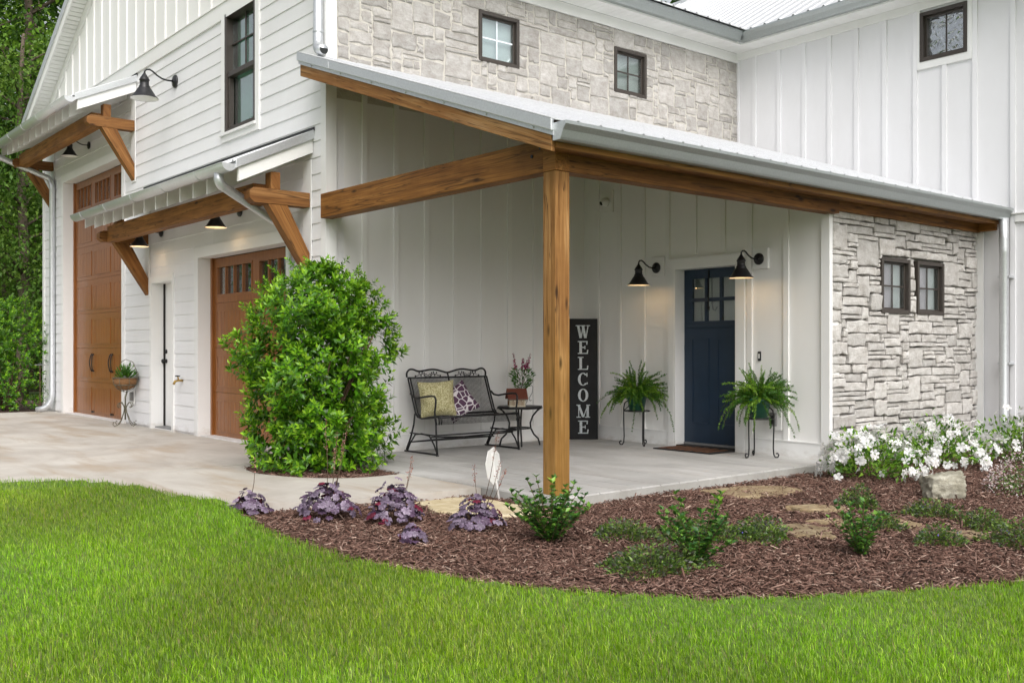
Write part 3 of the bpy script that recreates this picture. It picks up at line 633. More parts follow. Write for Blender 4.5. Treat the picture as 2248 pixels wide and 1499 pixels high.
# ------------------------------------------------------------------ the entry wing: door wall, small stone wall, white two-storey wing behind
wing = thing('entry_wing', 'white board and batten wing with navy front door and pale stone end wall', 'building', (3.5, 3.64, 0))
DX0, DX1, DZ = 1.51, 2.40, 2.03; DY = 3.64
dw = holed(G(), 0, .001, 3.49, -.1, 2.70, DY, DY + .2, [(DX0, DX1, -.1, DZ)]).prism([(.001, 2.70), (3.49, 2.70), (3.49, 2.73), (.001, 3.95)], 1, DY, DY + .2).build('door_wall', 'panel', wing)
for x in (.255, .627, 1.02, 1.405, 1.80, 2.20, 2.555, 3.01):
    z0 = DZ + .125 if 1.43 < x < 2.5 else .166
    zt = 4.02 - .352 * x - .1; bx('batten', 'panel', dw, x - .03, x + .03, DY - .021, DY - .0005, z0, zt)
bx('base_board', 'trimh', wing, .027, 1.42, DY - .026, DY - .0005, -.01, .158); bx('water_table', 'trimh', wing, .034, 1.42, DY - .034, DY - .0005, .1585, .170)
bx('base_board', 'trimh', wing, 2.51, 3.43, DY - .026, DY - .0005, -.01, .158); bx('water_table', 'trimh', wing, 2.51, 3.43, DY - .034, DY - .0005, .1585, .170)
bx('corner_board', 'trim', wing, 3.43, 3.525, DY - .03, DY - .0005, -.06, 2.46); bx('corner_board', 'trim', wing, 3.4905, 3.525, DY, DY + .025, -.06, 2.46)
bx('casing', 'trim', wing, DX0 - .085, DX0, DY - .036, DY - .0005, -.01, DZ); bx('casing', 'trim', wing, DX1, DX1 + .10, DY - .036, DY - .0005, -.01, DZ); bx('casing', 'trimh', wing, DX0 - .085, DX1 + .10, DY - .037, DY - .0005, DZ, DZ + .10)
bx('jamb', 'trim', wing, DX0 - .001, DX0 + .022, DY - .034, DY + .15, -.01, DZ); bx('jamb', 'trim', wing, DX1 - .022, DX1 + .001, DY - .034, DY + .15, -.01, DZ); bx('jamb', 'trimh', wing, DX0 + .022, DX1 - .022, DY - .034, DY + .15, DZ - .022, DZ + .001)
door = thing('front_door', None, None, (0, 0, 0)); door.parent = wing; door.location = -Vector(wing.location); door['label'] = 'navy craftsman front door with six small panes'
fx0, fx1, fy = DX0 + .024, DX1 - .024, DY + .125
panes = [(fx0 + .11 + i * .212, fx0 + .11 + i * .212 + .185, z0, z0 + .22) for i in range(3) for z0 in (1.42, 1.68)]
holed(G(), 0, fx0, fx1, .045, DZ - .024, fy, fy + .045, panes).build('door_leaf', 'navy', door)
for p in panes: bx('pane', 'glass', door, p[0] + .001, p[1] - .001, fy + .02, fy + .024, p[2] + .001, p[3] - .001)
bx('dentil_shelf', 'navy', door, fx0 + .03, fx1 - .03, fy - .02, fy - .0005, 1.345, 1.375, .003)
for pa, pb in ((fx0 + .115, fx0 + .36), (fx0 + .48, fx1 - .115)):     # sunk flat panels edged by a bead
    g = G(); g.box(pa, pb, fy - .007, fy, .26, .272).box(pa, pb, fy - .007, fy, 1.21, 1.222).box(pa, pa + .012, fy - .0065, fy, .272, 1.21).box(pb - .012, pb, fy - .0065, fy, .272, 1.21); g.build('panel', 'navy', door)
bx('door_sweep', 'plastic', door, fx0, fx1, fy - .012, fy + .04, .02, .044); bx('threshold', 'mat', door, fx0, fx1, DY - .02, fy + .06, -.012, .019)
bx('room_backing', 'greyc', door, fx0 - .3, fx1 + .3, fy + .10, fy + .11, .0, 2.3)
G().lathe([(0, 0), (.028, 0), (.028, .01), (.012, .018), (.012, .04), (.028, .05), (.024, .066), (0, .07)], 14, (fx1 - .065, fy, .98), 'y').build('knob', 'iron', door, smooth=True)
G().tube([(fx0 + .36, fy - .004, 1.99), (fx0 + .36, fy - .012, 1.62), (fx0 + .365, fy - .02, 1.55), (fx0 + .385, fy - .035, 1.535), (fx0 + .40, fy - .05, 1.58)], .008, 6).build('wreath_hook', 'iron', door, smooth=True)
# small stone room
X = 3.52
SWL = [(4.563, 5.14), (5.292, 5.877)]; lh = [(a, b, 1.482, 2.067) for a, b in SWL]
lw = holed(G(), 1, 3.666, 6.735, -.12, 2.50, 3.36, 3.475, [(a + .03, b - .03, 1.51, 2.04) for a, b in SWL]).build('stone_wall', 'mortL', wing)
stone_wall(lw, 3.668, 6.735, -.10, 2.50, 3.478, lh, .0455, [((6, 9), (4, 6), 1.3), ((6, 11), (2, 3), 3), ((4, 6), (3, 4), 1.1), ((7, 13), (1, 1), 3.4), ((4, 7), (1, 2), 1.8), ((6, 10), (2, 2), 2)], .007, (.024, .060), .15, .013, 'stL', 23)
for a, b in SWL: window(wing, 1, a, b, 1.482, 2.067, 3.515, 1, .06, (2, 2), .04, 'lilac', .02)
bx('room_mass', 'dark', wing, .0, 3.0, 3.9, 6.69, -.1, 2.6)
# two-storey white wing
WY = 6.70
bwg = holed(G(), 0, .0, 14, -.12, 5.40, WY, WY + .2, [(2.84, 3.38, 4.67, 5.22)]).build('upper_wall', 'wingp', wing)
for x in (.02, .317, .734, 1.141, 1.536, 1.934, 2.332, 2.745, 3.49, 3.931, 4.33, 4.73, 5.13):
    w_ = .028
    bx('batten', 'wingp', bwg, x - w_, x + w_, WY - .021, WY - .0005, .1 if x > 3.9 else (2.5 if x > 3.45 else 2.7), 5.279)
bx('batten', 'wingp', bwg, 3.088, 3.144, WY - .021, WY - .0005, 2.6, 4.549)
bx('casing', 'trimh', wing, 2.774, 3.461, WY - .026, WY - .0005, 4.55, 4.64); bx('casing', 'trim', wing, 2.774, 2.81, WY - .0265, WY - .0005, 4.64, 5.2795); bx('casing', 'trim', wing, 3.405, 3.461, WY - .0265, WY - .0005, 4.64, 5.2795)
window(wing, 0, 2.812, 3.403, 4.642, 5.245, WY - .004, -1, .11, (2, 1), .045, 'dark', .035, gl='glassw')
bx('frieze_board', 'trimh', wing, .0, 14, WY - .03, WY - .0005, 5.28, 5.379)
bx('belt_board', 'trimh', wing, 3.96, 14, WY - .03, WY - .0005, 2.56, 2.65); bx('drip_cap', 'trimh', wing, 3.90, 14, WY - .045, WY - .0005, 2.651, 2.663)
bx('base_board', 'trimh', wing, 3.53, 14, WY - .028, WY - .0005, -.12, .15)
bx('end_board', 'trim', wing, 3.50, 3.60, WY - .04, WY - .0225, -.1, 2.47)
for i in range(60):
    xa = .335 + i * .125
    bx('soffit_strip', 'soffit', wing, xa, xa + .121, WY - .33, WY - .031, 5.38, 5.392)
bx('soffit_deck', 'dark', wing, .33, 14, WY - .33, WY, 5.393, 5.41); bx('eave_fascia', 'trimh', wing, .351, 14, WY - .35, WY - .3305, 5.37, 5.52)
G().sweep([(WY - .352 - (p[0]), p[1]) for p in ksec(0, 5.395, .115, .125)], 0, .36, 14).build('gutter', 'gut', wing, solid=.003)
bx('gutter_corner', 'galv', wing, .345, .40, WY - .40, WY - .345, 5.39, 5.53)
rib_roof('roof', 'roof', wing, 'x', -4.9, 14, (WY - .43, 5.53), (10.9, 5.53 + .6 * (10.9 - WY + .43)))
rib_roof('roof', 'roof', wing, 'x', -4.9, 14, (10.9, 5.53 + .6 * (10.9 - WY + .43)), (15.5, 5.3))
G().tube([(-4.9, 10.9, 8.325), (14, 10.9, 8.325)], .05, 8).build('ridge_cap', 'galv', wing)
bx('wing_mass', 'dark', wing, .0, 14, 6.9, 15, -.1, 5.39)

# ------------------------------------------------------------------ the porch: post, beams, shed roof, gutter
por = thing('porch_canopy', 'lean-to metal porch roof on brown timber post and beams', 'porch', (3.54, -.02, 0))
PS = .352; rz_ = lambda x: 4.088 - PS * x
bx('post', 'post', por, 3.466, 3.610, -.092, .052, .012, 2.431, .007); bx('post_base', 'edge', por, 3.45, 3.626, -.108, .068, -.013, .0115)
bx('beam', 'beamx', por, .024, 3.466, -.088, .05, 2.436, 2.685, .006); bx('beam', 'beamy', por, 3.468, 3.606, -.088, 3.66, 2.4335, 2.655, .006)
for yy in (-.03, .02): G().lathe([(0, 0), (.014, 0), (.014, .008), (0, .009)], 8, (3.40 + yy * 2, -.089, 2.60 + yy), 'y').build('bolt', 'iron', por)
bx('corner_block', 'beamx', por, 3.4665, 3.609, -.0905, .05, 2.4345, 2.60, .003)
G().prism([(0.024, 3.845), (3.78, 3.845 - PS * 3.756), (3.78, 2.66), (0.024, 3.99)], 1, -.20, -.262).add([], []) if False else None
G().prism([(-.007, rz_(-.007) - .235), (3.795, rz_(3.795) - .235), (3.795, rz_(3.795) - .105), (-.007, rz_(-.007) - .105)], 1, -.30, -.262).build('rake_board', 'rake', por, bevel=.004)
for xa, xb in ((-.03, .62), (.622, 3.825)):      # folded metal rake trim in two lengths
    q = lambda dz0, dz1: [(xa, rz_(xa) + dz0), (xb, rz_(xb) + dz0), (xb, rz_(xb) + dz1), (xa, rz_(xa) + dz1)]
    G().prism(q(-.118, -.085), 1, -.309, -.302).build('rake_trim', 'galv', por)
    G().prism(q(-.0855, -.0), 1, -.331, -.300).build('rake_trim', 'galv', por, bevel=.006)
    G().prism(q(.0005, .008), 1, -.331, -.20).build('rake_trim', 'roof', por)
x = .25
while x < 3.8:
    G().lathe([(0, 0), (.011, 0), (.008, .007), (0, .009)], 7, (x, -.309, rz_(x) - .102), 'y').build('screw', 'galv', por); x += .56
rib_roof('roof', 'roof', por, 'y', -.30, 6.69, (.013, rz_(.013)), (3.86, rz_(3.86)))
G().prism([(.03, rz_(.03) - .015), (3.78, rz_(3.78) - .015), (3.78, rz_(3.78) - .10), (.03, rz_(.03) - .10)], 1, -.26, 6.66).build('roof_deck', 'beamx', por)
k = 0; y = .3
while y < 3.6:
    G().prism([(.03, rz_(.03) - .10), (3.76, rz_(3.76) - .10), (3.76, rz_(3.76) - .19), (.03, rz_(.03) - .23)], 1, y, y + .04).build('rafter', 'beamx', por); y += .6
G().prism([(.0125, rz_(.0)), (.05, rz_(.05)), (.05, rz_(.05) + .05), (.0125, rz_(0) + .06)], 1, .3, 6.69).build('wall_flashing', 'gut', por) if False else None
bx('fascia', 'fascia', por, 3.782, 3.812, -.262, 6.62, 2.545, 2.70, .003); bx('sub_fascia', 'beamy', por, 3.62, 3.7815, -.25, 6.62, 2.56, 2.60)
G().sweep(ksec(3.815, 2.588, .135, .125), 1, -.30, 6.66).build('gutter', 'gut', por, solid=.003)
G().prism([(p[0], p[1]) for p in ksec(3.815, 2.588, .135, .125)[:-1]], 1, -.303, -.3).build('gutter_cap', 'galv', por); G().prism([(p[0], p[1]) for p in ksec(3.815, 2.588, .135, .125)[:-1]], 1, 6.66, 6.663).build('gutter_cap', 'gut', por)
bx('top_plate', 'beamy', por, 3.50, 3.57, 3.665, 6.66, 2.472, 2.66, .004); bx('end_plate', 'beamx', por, 3.574, 3.78, 6.585, 6.63, 2.475, 2.60, .004)
elbow(0, [(3.885, 6.56, 2.60), (3.885, 6.56, 2.3), (3.885, 6.56, .2), (3.885, 6.56, -.02)], .052).build('downspout', 'galv', por, smooth=True)
for zz in (1.93, .94): bx('downspout_strap', 'galv', por, 3.82, 3.95, 6.54, 6.699, zz - .012, zz + .012)

# ------------------------------------------------------------------ awnings over the garage doors
def awning(name, label, xL, xR, zb, L, rafters, spout):
    """zb: underside of the bracket arms; built in world coordinates, L = slope data"""
    A = thing(name, label, 'awning', (xR, 0, zb - .7)); m = L; ya = -.70
    for xc in (xL, xR - .14):
        br = G().prism([(ya, zb + .04), (ya + .05, zb), (-.028, zb), (-.028, zb + .152), (ya + .05, zb + .152), (ya, zb + .112)], 0, xc, xc + .14).build('bracket', 'bry', A, bevel=.004)
        G().prism([(-.028, zb - .72), (-.028, zb - .48), (-.28, zb - .001), (-.50, zb - .001)], 0, xc + .006, xc + .134).build('brace', 'brz', br, bevel=.004)
        G().box(xc + .004, xc + .136, -.47, -.365, zb + .1525, zb + .33).build('stub_post', 'brz', br, bevel=.004)
        bx('backing_board', 'trim', br, xc - .02, xc + .16, -.0275, -.018, zb - .74, zb + .5)
    bx('purlin', 'beamx', A, xL + .141, xR - .141, -.60, -.46, zb + .0, zb + .215, .006)
    s = .47; top = lambda y: zb + .795 + s * (y + .0)
    def rafter(xa, w_, name, mat, d, y1=-.825):
        return G().prism([(y1, top(y1) - d), (y1, top(y1) - .02), (-.019, top(-.019) - .02), (-.019, top(-.019) - d)], 0, xa, xa + w_).build(name, mat, A)
    n = int(round((xR - xL) / .372)); 
    for i in range(1, n): rafter(xL + (xR - xL) * i / n - .019, .038, 'rafter', 'trimh', .255, -.835)
    for xa in (xL - .045, xR + .002): rafter(xa, .042, 'rake_board', 'trimh', .215, -.84)
    bx('fascia', 'trimh', A, xL - .003, xR + .002, -.862, -.842, top(-.85) - .07, top(-.85) - .022)
    G().prism([(-.84, top(-.84) - .0195), (-.84, top(-.84) - .003), (-.019, top(-.019) - .003), (-.019, top(-.019) - .0195)], 0, xL - .04, xR + .04).build('roof_deck', 'trimh', A)
    rib_roof('roof', 'roof', A, 'x', xL - .05, xR + .06, (-.90, top(-.90)), (-.02, top(-.02)))
    for xa in (xL - .07, xR + .0455):
        G().prism([(-.88, top(-.88) - .075), (-.88, top(-.88) + .022), (-.012, top(-.012) + .022), (-.012, top(-.012) - .075)], 0, xa, xa + .028).build('rake_trim', 'galv', A, bevel=.005)
    bx('wall_flashing', 'iron', A, xL - .08, xR + .08, -.024, -.018, top(0) + .0, top(0) + .04)
    gr = .075; gy, gz = -.945, top(-.90) - .025
    half = [(gy + gr * math.cos(a), gz + gr * math.sin(a)) for a in [math.pi * (1 + k / 14) for k in range(15)]]; half = [(half[0][0] - .008, half[0][1] + .004)] + half
    gut = G().sweep(half, 0, xL - .09, xR + .06).build('gutter', 'galv' if 'small' not in name else 'galv', A, smooth=True, solid=.003)
    for xe in (xL - .092, xR + .058): G().prism(half, 0, xe, xe + .004).build('gutter_cap', 'galv', A)
    x = xL + .1; nb = 5
    for i in range(nb):
        xx = xL + (xR - xL) * (i + .35) / nb
        G().tube([(xx, gy + (gr + .005) * math.cos(a), gz + (gr + .005) * math.sin(a)) for a in [math.pi * (1 + k / 10) for k in range(11)]], .006, 5).build('gutter_strap', 'galv', A)
    elbow(0, spout(gy, gz), .05).build('downspout', 'galv', A, smooth=True)
    return A
aw1 = awning('awning', 'white and timber bracket awning over the tall garage door', -10.02, -5.66, 4.295, .47, 0, lambda gy, gz: [(-9.98, gy, gz - .05), (-9.98, gy, gz - .18), (-9.86, -.10, gz - .50), (-9.80, -.075, gz - .62), (-9.80, -.075, .22), (-9.83, -.16, .06), (-9.93, -.30, .03)])
aw2 = awning('awning', 'white and timber bracket awning over the shorter garage door', -5.23, -.31, 2.588, .47, 0, lambda gy, gz: [(-.50, gy, gz - .05), (-.50, gy, gz - .17), (-.66, -.16, gz - .52), (-.66, -.08, gz - .66), (-.66, -.075, -.0)])

# ------------------------------------------------------------------ wall lamps
def make_lamp(label):
    t = thing('wall_lamp', label, 'lamp', group='gooseneck barn lamps')
    G().lathe([(0, 0), (.062, 0), (.062, .010), (.05, .020), (.018, .024), (.014, .03)], 24, (0, 0, 0), 'y').build('wall_plate', 'lampblk', t, smooth=True, world=False)
    P = [(0, -.02, 0), (0, -.08, -.003), (0, -.13, .004), (0, -.18, .028), (0, -.22, .058), (0, -.25, .072), (0, -.28, .068), (0, -.297, .05), (0, -.30, .018)]
    G().tube(P, .0085, 8).build('arm', 'lampblk', t, smooth=True, world=False)
    sh = G().lathe([(.0, .030), (.012, .030), (.014, .018), (.022, .012), (.026, .0), (.034, -.008), (.044, -.028), (.047, -.034), (.047, -.042), (.041, -.044), (.043, -.088), (.052, -.096), (.050, -.104), (.066, -.125), (.090, -.165), (.108, -.192), (.128, -.208), (.130, -.214)], 30, (0, -.30, 0)).build('shade', 'lampblk', t, smooth=True, world=False)
    G().lathe([(.128, -.213), (.106, -.195), (.088, -.167), (.064, -.127), (.048, -.106), (.04, -.09), (.0, -.085)], 30, (0, -.30, 0)).build('reflector', 'lampin', sh, smooth=True, world=False)
    G().lathe([(.0, -.175), (.018, -.168), (.026, -.15), (.022, -.128), (.012, -.11), (.012, -.09)], 12, (0, -.30, 0)).build('bulb', 'bulb', sh, smooth=True, world=False)
    return t
LAMPS = [((1.25, DY - .035, 2.045), 1, 'black gooseneck barn lamp left of the navy door', 1), ((2.69, DY - .035, 2.048), 1, 'black gooseneck barn lamp right of the navy door', 1),
         ((-2.06, -.018, 2.733), 1.0, 'black barn lamp under short awning, nearer the porch', 1), ((-4.62, -.018, 2.715), 1.0, 'black barn lamp under short awning, above the white side door', 1),
         ((-7.86, -.018, 4.431), 1.0, 'black barn lamp under the tall awning', 0), ((-4.10, -.018, 4.696), 1.38, 'large black barn lamp high on the open siding between awnings', 0)]
proto = None
for loc, sc, lab, lit in LAMPS:
    o = make_lamp(lab) if proto is None else copy_tree(proto)
    if proto is None: proto = o
    o.location = loc; o.scale = (sc,) * 3; o['label'] = lab
    if lit:
        l = bpy.data.lights.new('lamp_light', 'POINT'); l.energy = .5; l.color = (1, .62, .28); l.shadow_soft_size = .03
        lo = bpy.data.objects.new('lamp_light', l); COL.objects.link(lo); lo.location = (loc[0], loc[1] - .30 * sc, loc[2] - .20 * sc)
    else:
        for ch in o.children:
            if ch.name.startswith('shade'):
                for b in ch.children:
                    if b.name.startswith('bulb'): b.data = b.data.copy(); b.data.materials.clear(); b.data.materials.append(M['lampin'])
for (x, z) in ((1.27, 2.06), (2.70, 2.053)): bx('mounting_block', 'trim', wing, x - .098, x + .098, DY - .034, DY - .0005, z - .107, z + .107, .004)

# ------------------------------------------------------------------ small fittings on the walls
t = thing('security_camera', 'small white dome security camera high in the porch corner', 'camera', (.42, DY, 2.9))
G().box(-.085, .105, -.022, -.0005, -.125, .14).build('mounting_plate', 'panel', t, world=False)
G().lathe([(0, 0), (.055, 0), (.055, .03), (.05, .055), (.03, .085), (0, .092)], 20, (0, -.022, 0), 'y').build('housing', 'signwhite', t, True, world=False)
o = G().lathe([(0, 0), (.026, 0), (.024, .012), (0, .016)], 14, (0, 0, 0), 'y').build('lens', 'iron', t, True, world=False); o.location = (-.012, -.098, -.018); o.rotation_euler = (R(25), 0, R(-15))
t = thing('doorbell', 'small black doorbell button right of the navy door', 'doorbell', (2.674, DY, 1.03))
bx('backplate', 'iron', t, -.018, .018, -.014, -.0005, -.05, .05, .003, False); bx('button', 'signwhite', t, -.008, .008, -.0165, -.014, -.025, .025, 0, False)
t = thing('wall_outlet', 'grey covered wall outlet behind the right plant stand', 'outlet', (2.87, DY, .378))
bx('mounting_block', 'panel', t, -.093, .093, -.03, -.0005, -.11, .11, .003, False); bx('cover', 'plastic', t, -.04, .045, -.06, -.03, -.07, .07, .008, False); bx('latch', 'iron', t, -.015, .02, -.066, -.06, -.05, .04, .003, False)
t = thing('wall_outlet', 'grey outlet cover low on siding beside the basket stand', 'outlet', (-5.74, -.018, .41))
bx('cover', 'plastic', t, -.035, .035, -.05, -.0005, -.065, .065, .006, False); bx('mounting_block', 'trim', t, -.07, .07, -.012, .0, -.12, .10, .002, False)
t = thing('hose_faucet', 'brass hose tap on the siding beside the white side door', 'faucet', (-3.85, -.018, .69))
G().tube([(0, 0, 0), (0, -.06, 0), (0, -.10, -.01), (0, -.12, -.05)], [.016, .014, .016, .018], 10).build('spout', 'brass', t, True, world=False)
G().tube([(0, -.055, .01), (0, -.065, .06)], .01, 8).build('stem', 'brass', t, True, world=False); G().lathe([(0, .068), (.03, .066), (.034, .06), (.03, .054), (0, .052)], 12, (0, -.066, 0)).build('handle', 'iron', t, True, world=False)

# ------------------------------------------------------------------ porch furniture
BY0, BY1 = .90, 1.97
PROF = [(.140, .795), (.215, .60), (.285, .425), (.325, .385), (.40, .372), (.55, .388), (.68, .405), (.715, .392), (.725, .355), (.715, .325)]
def prof_pts(step):
    out = []; d = 0
    for i in range(len(PROF) - 1):
        a, b = Vector(PROF[i]), Vector(PROF[i + 1]); L = (b - a).length
        while d < L: out.append(tuple(a + (b - a) * d / L)); d += step
        d -= L
    return out
bench = thing('glider_bench', 'black wrought iron mesh glider bench against the porch wall', 'bench', (.4, 1.43, 0))
g = G(); y = BY0 + .03
while y < BY1 - .02: g.add([(p[0], y, p[1]) for p in PROF] + [(p[0], y + .0042, p[1]) for p in PROF], [(i, i + 1, len(PROF) + i + 1, len(PROF) + i) for i in range(len(PROF) - 1)]); y += .0175
for p in prof_pts(.0135): g.box(p[0] - .0018, p[0] + .0018, BY0 + .02, BY1 - .02, p[1] - .0018, p[1] + .0018)
g.build('seat_mesh', 'iron', bench)
for yy in (BY0, BY0 + .028, BY1 - .028, BY1): G().tube([(p[0], yy, p[1]) for p in PROF], .0095, 8).build('side_rail', 'iron', bench, True)
c = (BY0 + BY1) / 2; h = (BY1 - BY0) / 2; tops = [(0, .80), (-.004, .85), (.03, .885), (.08, .886), (.13, .866), (.18, .862), (.30, .882), (.38, .880), (.47, .858), (h, .842)]
pts = smooth_poly([(BY0 + a, z) for a, z in tops] + [(BY1 - a, z) for a, z in reversed(tops[:-1])], 2); G().tube([(.118, a, z) for a, z in pts], .0105, 8).build('top_rail', 'iron', bench, True)
G().tube([(.14, BY0, .795), (.14, BY1, .795)], .009, 8).build('back_rail', 'iron', bench, True); G().tube([(.118, c, .842), (.14, c, .795), (.215, c, .60), (.285, c, .425)], .009, 8).build('centre_bar', 'iron', bench, True)
G().tube([(.305, BY0, .40), (.305, BY1, .40)], .010, 8).build('seat_rail', 'iron', bench, True); G().tube([(.712, BY0, .40), (.712, BY1, .40)], .012, 8).build('seat_rail', 'iron', bench, True)
for cc in (c - h / 2, c + h / 2):
    g = G()
    for s in (-1, 1):
        sp = [(.128, cc + s * (.022 + .03 * math.sin(a) * (1 - a / 9)), .825 + .022 * (1 - math.cos(a)) * (1 - a / 9) - .022) for a in [k * .5 for k in range(12)]]; g.tube(sp, .004, 5)
        g.tube([(.128, cc + s * .02, .812), (.128, cc + s * .08, .835), (.128, cc + s * .13, .82), (.128, cc + s * .17, .808)], .004, 5)
        for da, dz in ((.05, .843), (.09, .818), (.115, .845), (.165, .812), (.075, .85)): g.lathe([(0, -.004), (.011, -.002), (.011, .002), (0, .004)], 7, (.128, cc + s * da, dz), 'y')
    g.build('scrollwork', 'iron', bench, True)
for yy, sgn in ((BY0 - .012, -1), (BY1 + .012, 1)):
    G().tube(smooth_poly3 if False else [(.205, yy, .63), (.26, yy, .592), (.34, yy, .585), (.48, yy, .605), (.60, yy, .617), (.655, yy, .612), (.675, yy, .585), (.672, yy, .52), (.655, yy, .45), (.665, yy, .385), (.69, yy, .32)], .0105, 8).build('arm', 'iron', bench, True)
    G().tube([(.675, yy, .385), (.682, yy, .25), (.69, yy, .12), (.705, yy, .012)], .0095, 8).build('leg', 'iron', bench, True); G().tube([(.29, yy, .42), (.27, yy, .30), (.21, yy, .16), (.13, yy, .03)], .0095, 8).build('leg', 'iron', bench, True)
    G().tube([(.10, yy, .014), (.70, yy, .016)], .0095, 8).build('base_rail', 'iron', bench, True)
    G().tube([(.15, yy, .02), (.20, yy, .10), (.30, yy, .20), (.42, yy, .215), (.56, yy, .20), (.64, yy, .12), (.70, yy, .02)], .0085, 8).build('glide_arch', 'iron', bench, True)
    G().tube([(.20, yy, .21), (.66, yy, .21)], .008, 8).build('glide_rail', 'iron', bench, True)
    G().lathe([(0, 0), (.018, 0), (.014, .012), (0, .016)], 8, (.705, yy, 0)).build('foot', 'iron', bench)
for p, q in (((.66, .21), (.66, .21)), ((.22, .115), (.22, .115)), ((.60, .19), (.26, .12)), ((.26, .12), (.60, .19))): G().tube([(p[0], BY0 - .012, p[1]), (q[0], BY1 + .012, q[1])], .008, 8).build('stretcher', 'iron', bench, True)

def cushion(name, label, mat, loc, rot, s=.42, th=.16):
    n = 16; V = []; F = []
    for side in (1, -1):
        for i in range(n + 1):
            for j in range(n + 1):
                u, v = i / n * 2 - 1, j / n * 2 - 1; hgt = (max(0, (1 - abs(u) ** 3.0)) * max(0, (1 - abs(v) ** 3.0))) ** .55; pin = 1 - .10 * (1 - abs(u) ** 2) * abs(v) ** 4 - .10 * (1 - abs(v) ** 2) * abs(u) ** 4
                V.append((side * hgt * th / 2 + .008 * mnoise.noise((u * 2, v * 2, side + s)) * hgt, u * s / 2 * (1 - .09 * (1 - v * v) * abs(u)) , v * s / 2 * (1 - .09 * (1 - u * u) * abs(v))))
    for q in (0, (n + 1) ** 2):
        for i in range(n):
            for j in range(n): a = q + i * (n + 1) + j; F.append((a, a + 1, a + n + 2, a + n + 1) if q == 0 else (a, a + n + 1, a + n + 2, a + 1))
    o = G().add(V, F).build(name, mat, None, True); o.location = loc; o.rotation_euler = rot; return tag(o, label, 'pillow')
cushion('throw_pillow', 'gold textured throw pillow at the left end of the bench', 'gold', (.40, 1.10, .575), (R(3), R(-18), R(-24)), .40, .17)
cushion('throw_pillow', 'plum lattice patterned throw pillow leaning on the gold pillow', 'plum', (.46, 1.33, .54), (R(32), R(-20), R(-30)), .36, .14)

TX, TY = .34, 2.30
tb = thing('side_table', 'black iron side table between the bench and the post', 'table', (TX, TY, 0))
oct_ = [(.27 * math.cos(a), .27 * math.sin(a)) for a in [R(22.5 + 45 * k) for k in range(8)]]
G().prism(oct_, 2, .437, .452).build('table_top', 'iron', tb, bevel=.004, world=False); G().prism([(x * 1.02, y * 1.02) for x, y in oct_], 2, .425, .4365).build('rim', 'iron', tb, world=False)
for k in range(4):
    a = R(45 + 90 * k + 10); g = G().tube([(r_ * math.cos(a), r_ * math.sin(a), z_) for r_, z_ in ((.24, .428), (.20, .40), (.15, .34), (.12, .26), (.125, .20), (.16, .13), (.21, .08), (.225, .03), (.23, .004))], .010, 8); g.build('leg', 'iron', tb, True, world=False)
G().tube([(.125 * math.cos(R(k * 15)), .125 * math.sin(R(k * 15)), .20) for k in range(25)], .008, 7).build('ring', 'iron', tb, True, world=False)

bh = thing('birdhouse', 'small cream birdhouse with brown roof on the side table', 'birdhouse', (TX + .06, TY - .10, .452), R(-30))
G().prism([(-.07, 0), (.07, 0), (.07, .115), (0, .185), (-.07, .115)], 1, -.09, .09).build('body', 'cream', bh, world=False)
for s in (-1, 1): G().prism([(0, .188), (s * .105, .083), (s * .105, .097), (0, .205)], 1, -.115, .115).build('roof', 'terra', bh, world=False)
G().lathe([(0, 0), (.017, 0), (.017, .002), (0, .002)], 14, (0, -.0905, .115), 'y').build('entrance_hole', 'iron', bh, world=False)
g = G()
for k in range(9): g.box(-.06 + k * .0135, -.054 + k * .0135, -.093, -.0905, .015, .06 + .008 * (k % 3))
for k in range(11): g.box(.0705, .073, -.08 + k * .0148, -.073 + k * .0148, .015, .06 + .008 * (k % 3))
g.build('lettering_strokes', 'coir', bh, world=False)  # plain upright strokes added in place of unreadable lettering

def spray(P, D, N, L, W, tint, mat, name, parent=None, fold=.2, droop=.15, kind=None, world=False):
    V, F = leaf_batch(np.asarray(P, float), np.asarray(D, float), np.asarray(N, float), np.asarray(L, float), np.asarray(W, float), fold, droop)
    o = obj(name, fast_mesh(name, V, F, mat, np.repeat(np.asarray(tint, float), 5, 0)), parent, world=world)
    return tag(o, kind=kind) if kind else o
def tints(n, cols, jit=.18):
    c = np.asarray(cols)[nrng.integers(0, len(cols), n)]; return c * nrng.uniform(1 - jit, 1 + jit, (n, 1))
GREEN = [(.035, .12, .012), (.05, .16, .018), (.08, .21, .02), (.12, .26, .03)]
pit = thing('wire_pitcher', 'wire pitcher of pink flower spikes on the side table', 'planter', (TX - .06, TY + .08, .452))
g = G()
for k in range(9):
    a = R(40 * k); g.tube([(r_ * math.cos(a), r_ * math.sin(a), z_) for r_, z_ in ((.04, 0), (.065, .05), (.07, .09), (.05, .15), (.04, .19), (.055, .235))], .003, 5)
for r_, z_ in ((.04, .002), (.07, .085), (.041, .185), (.055, .235)): g.tube([(r_ * math.cos(R(20 * k)), r_ * math.sin(R(20 * k)), z_) for k in range(19)], .003, 5)
g.build('wire_body', 'wire', pit, True, world=False)
G().tube([(.02, .05, .22), (.03, .10, .25), (.035, .14, .21), (.03, .13, .14), (.02, .09, .08), (.02, .11, .05), (.02, .13, .06)], .005, 6).build('handle', 'wire', pit, True, world=False)
n = 260; a = nrng.uniform(0, 6.28, n); z_ = nrng.uniform(.19, .42, n); rr = .03 + .10 * np.sin((z_ - .17) / .27 * 2.6) * nrng.uniform(.2, 1, n); P = np.stack([rr * np.cos(a), rr * np.sin(a), z_], 1)
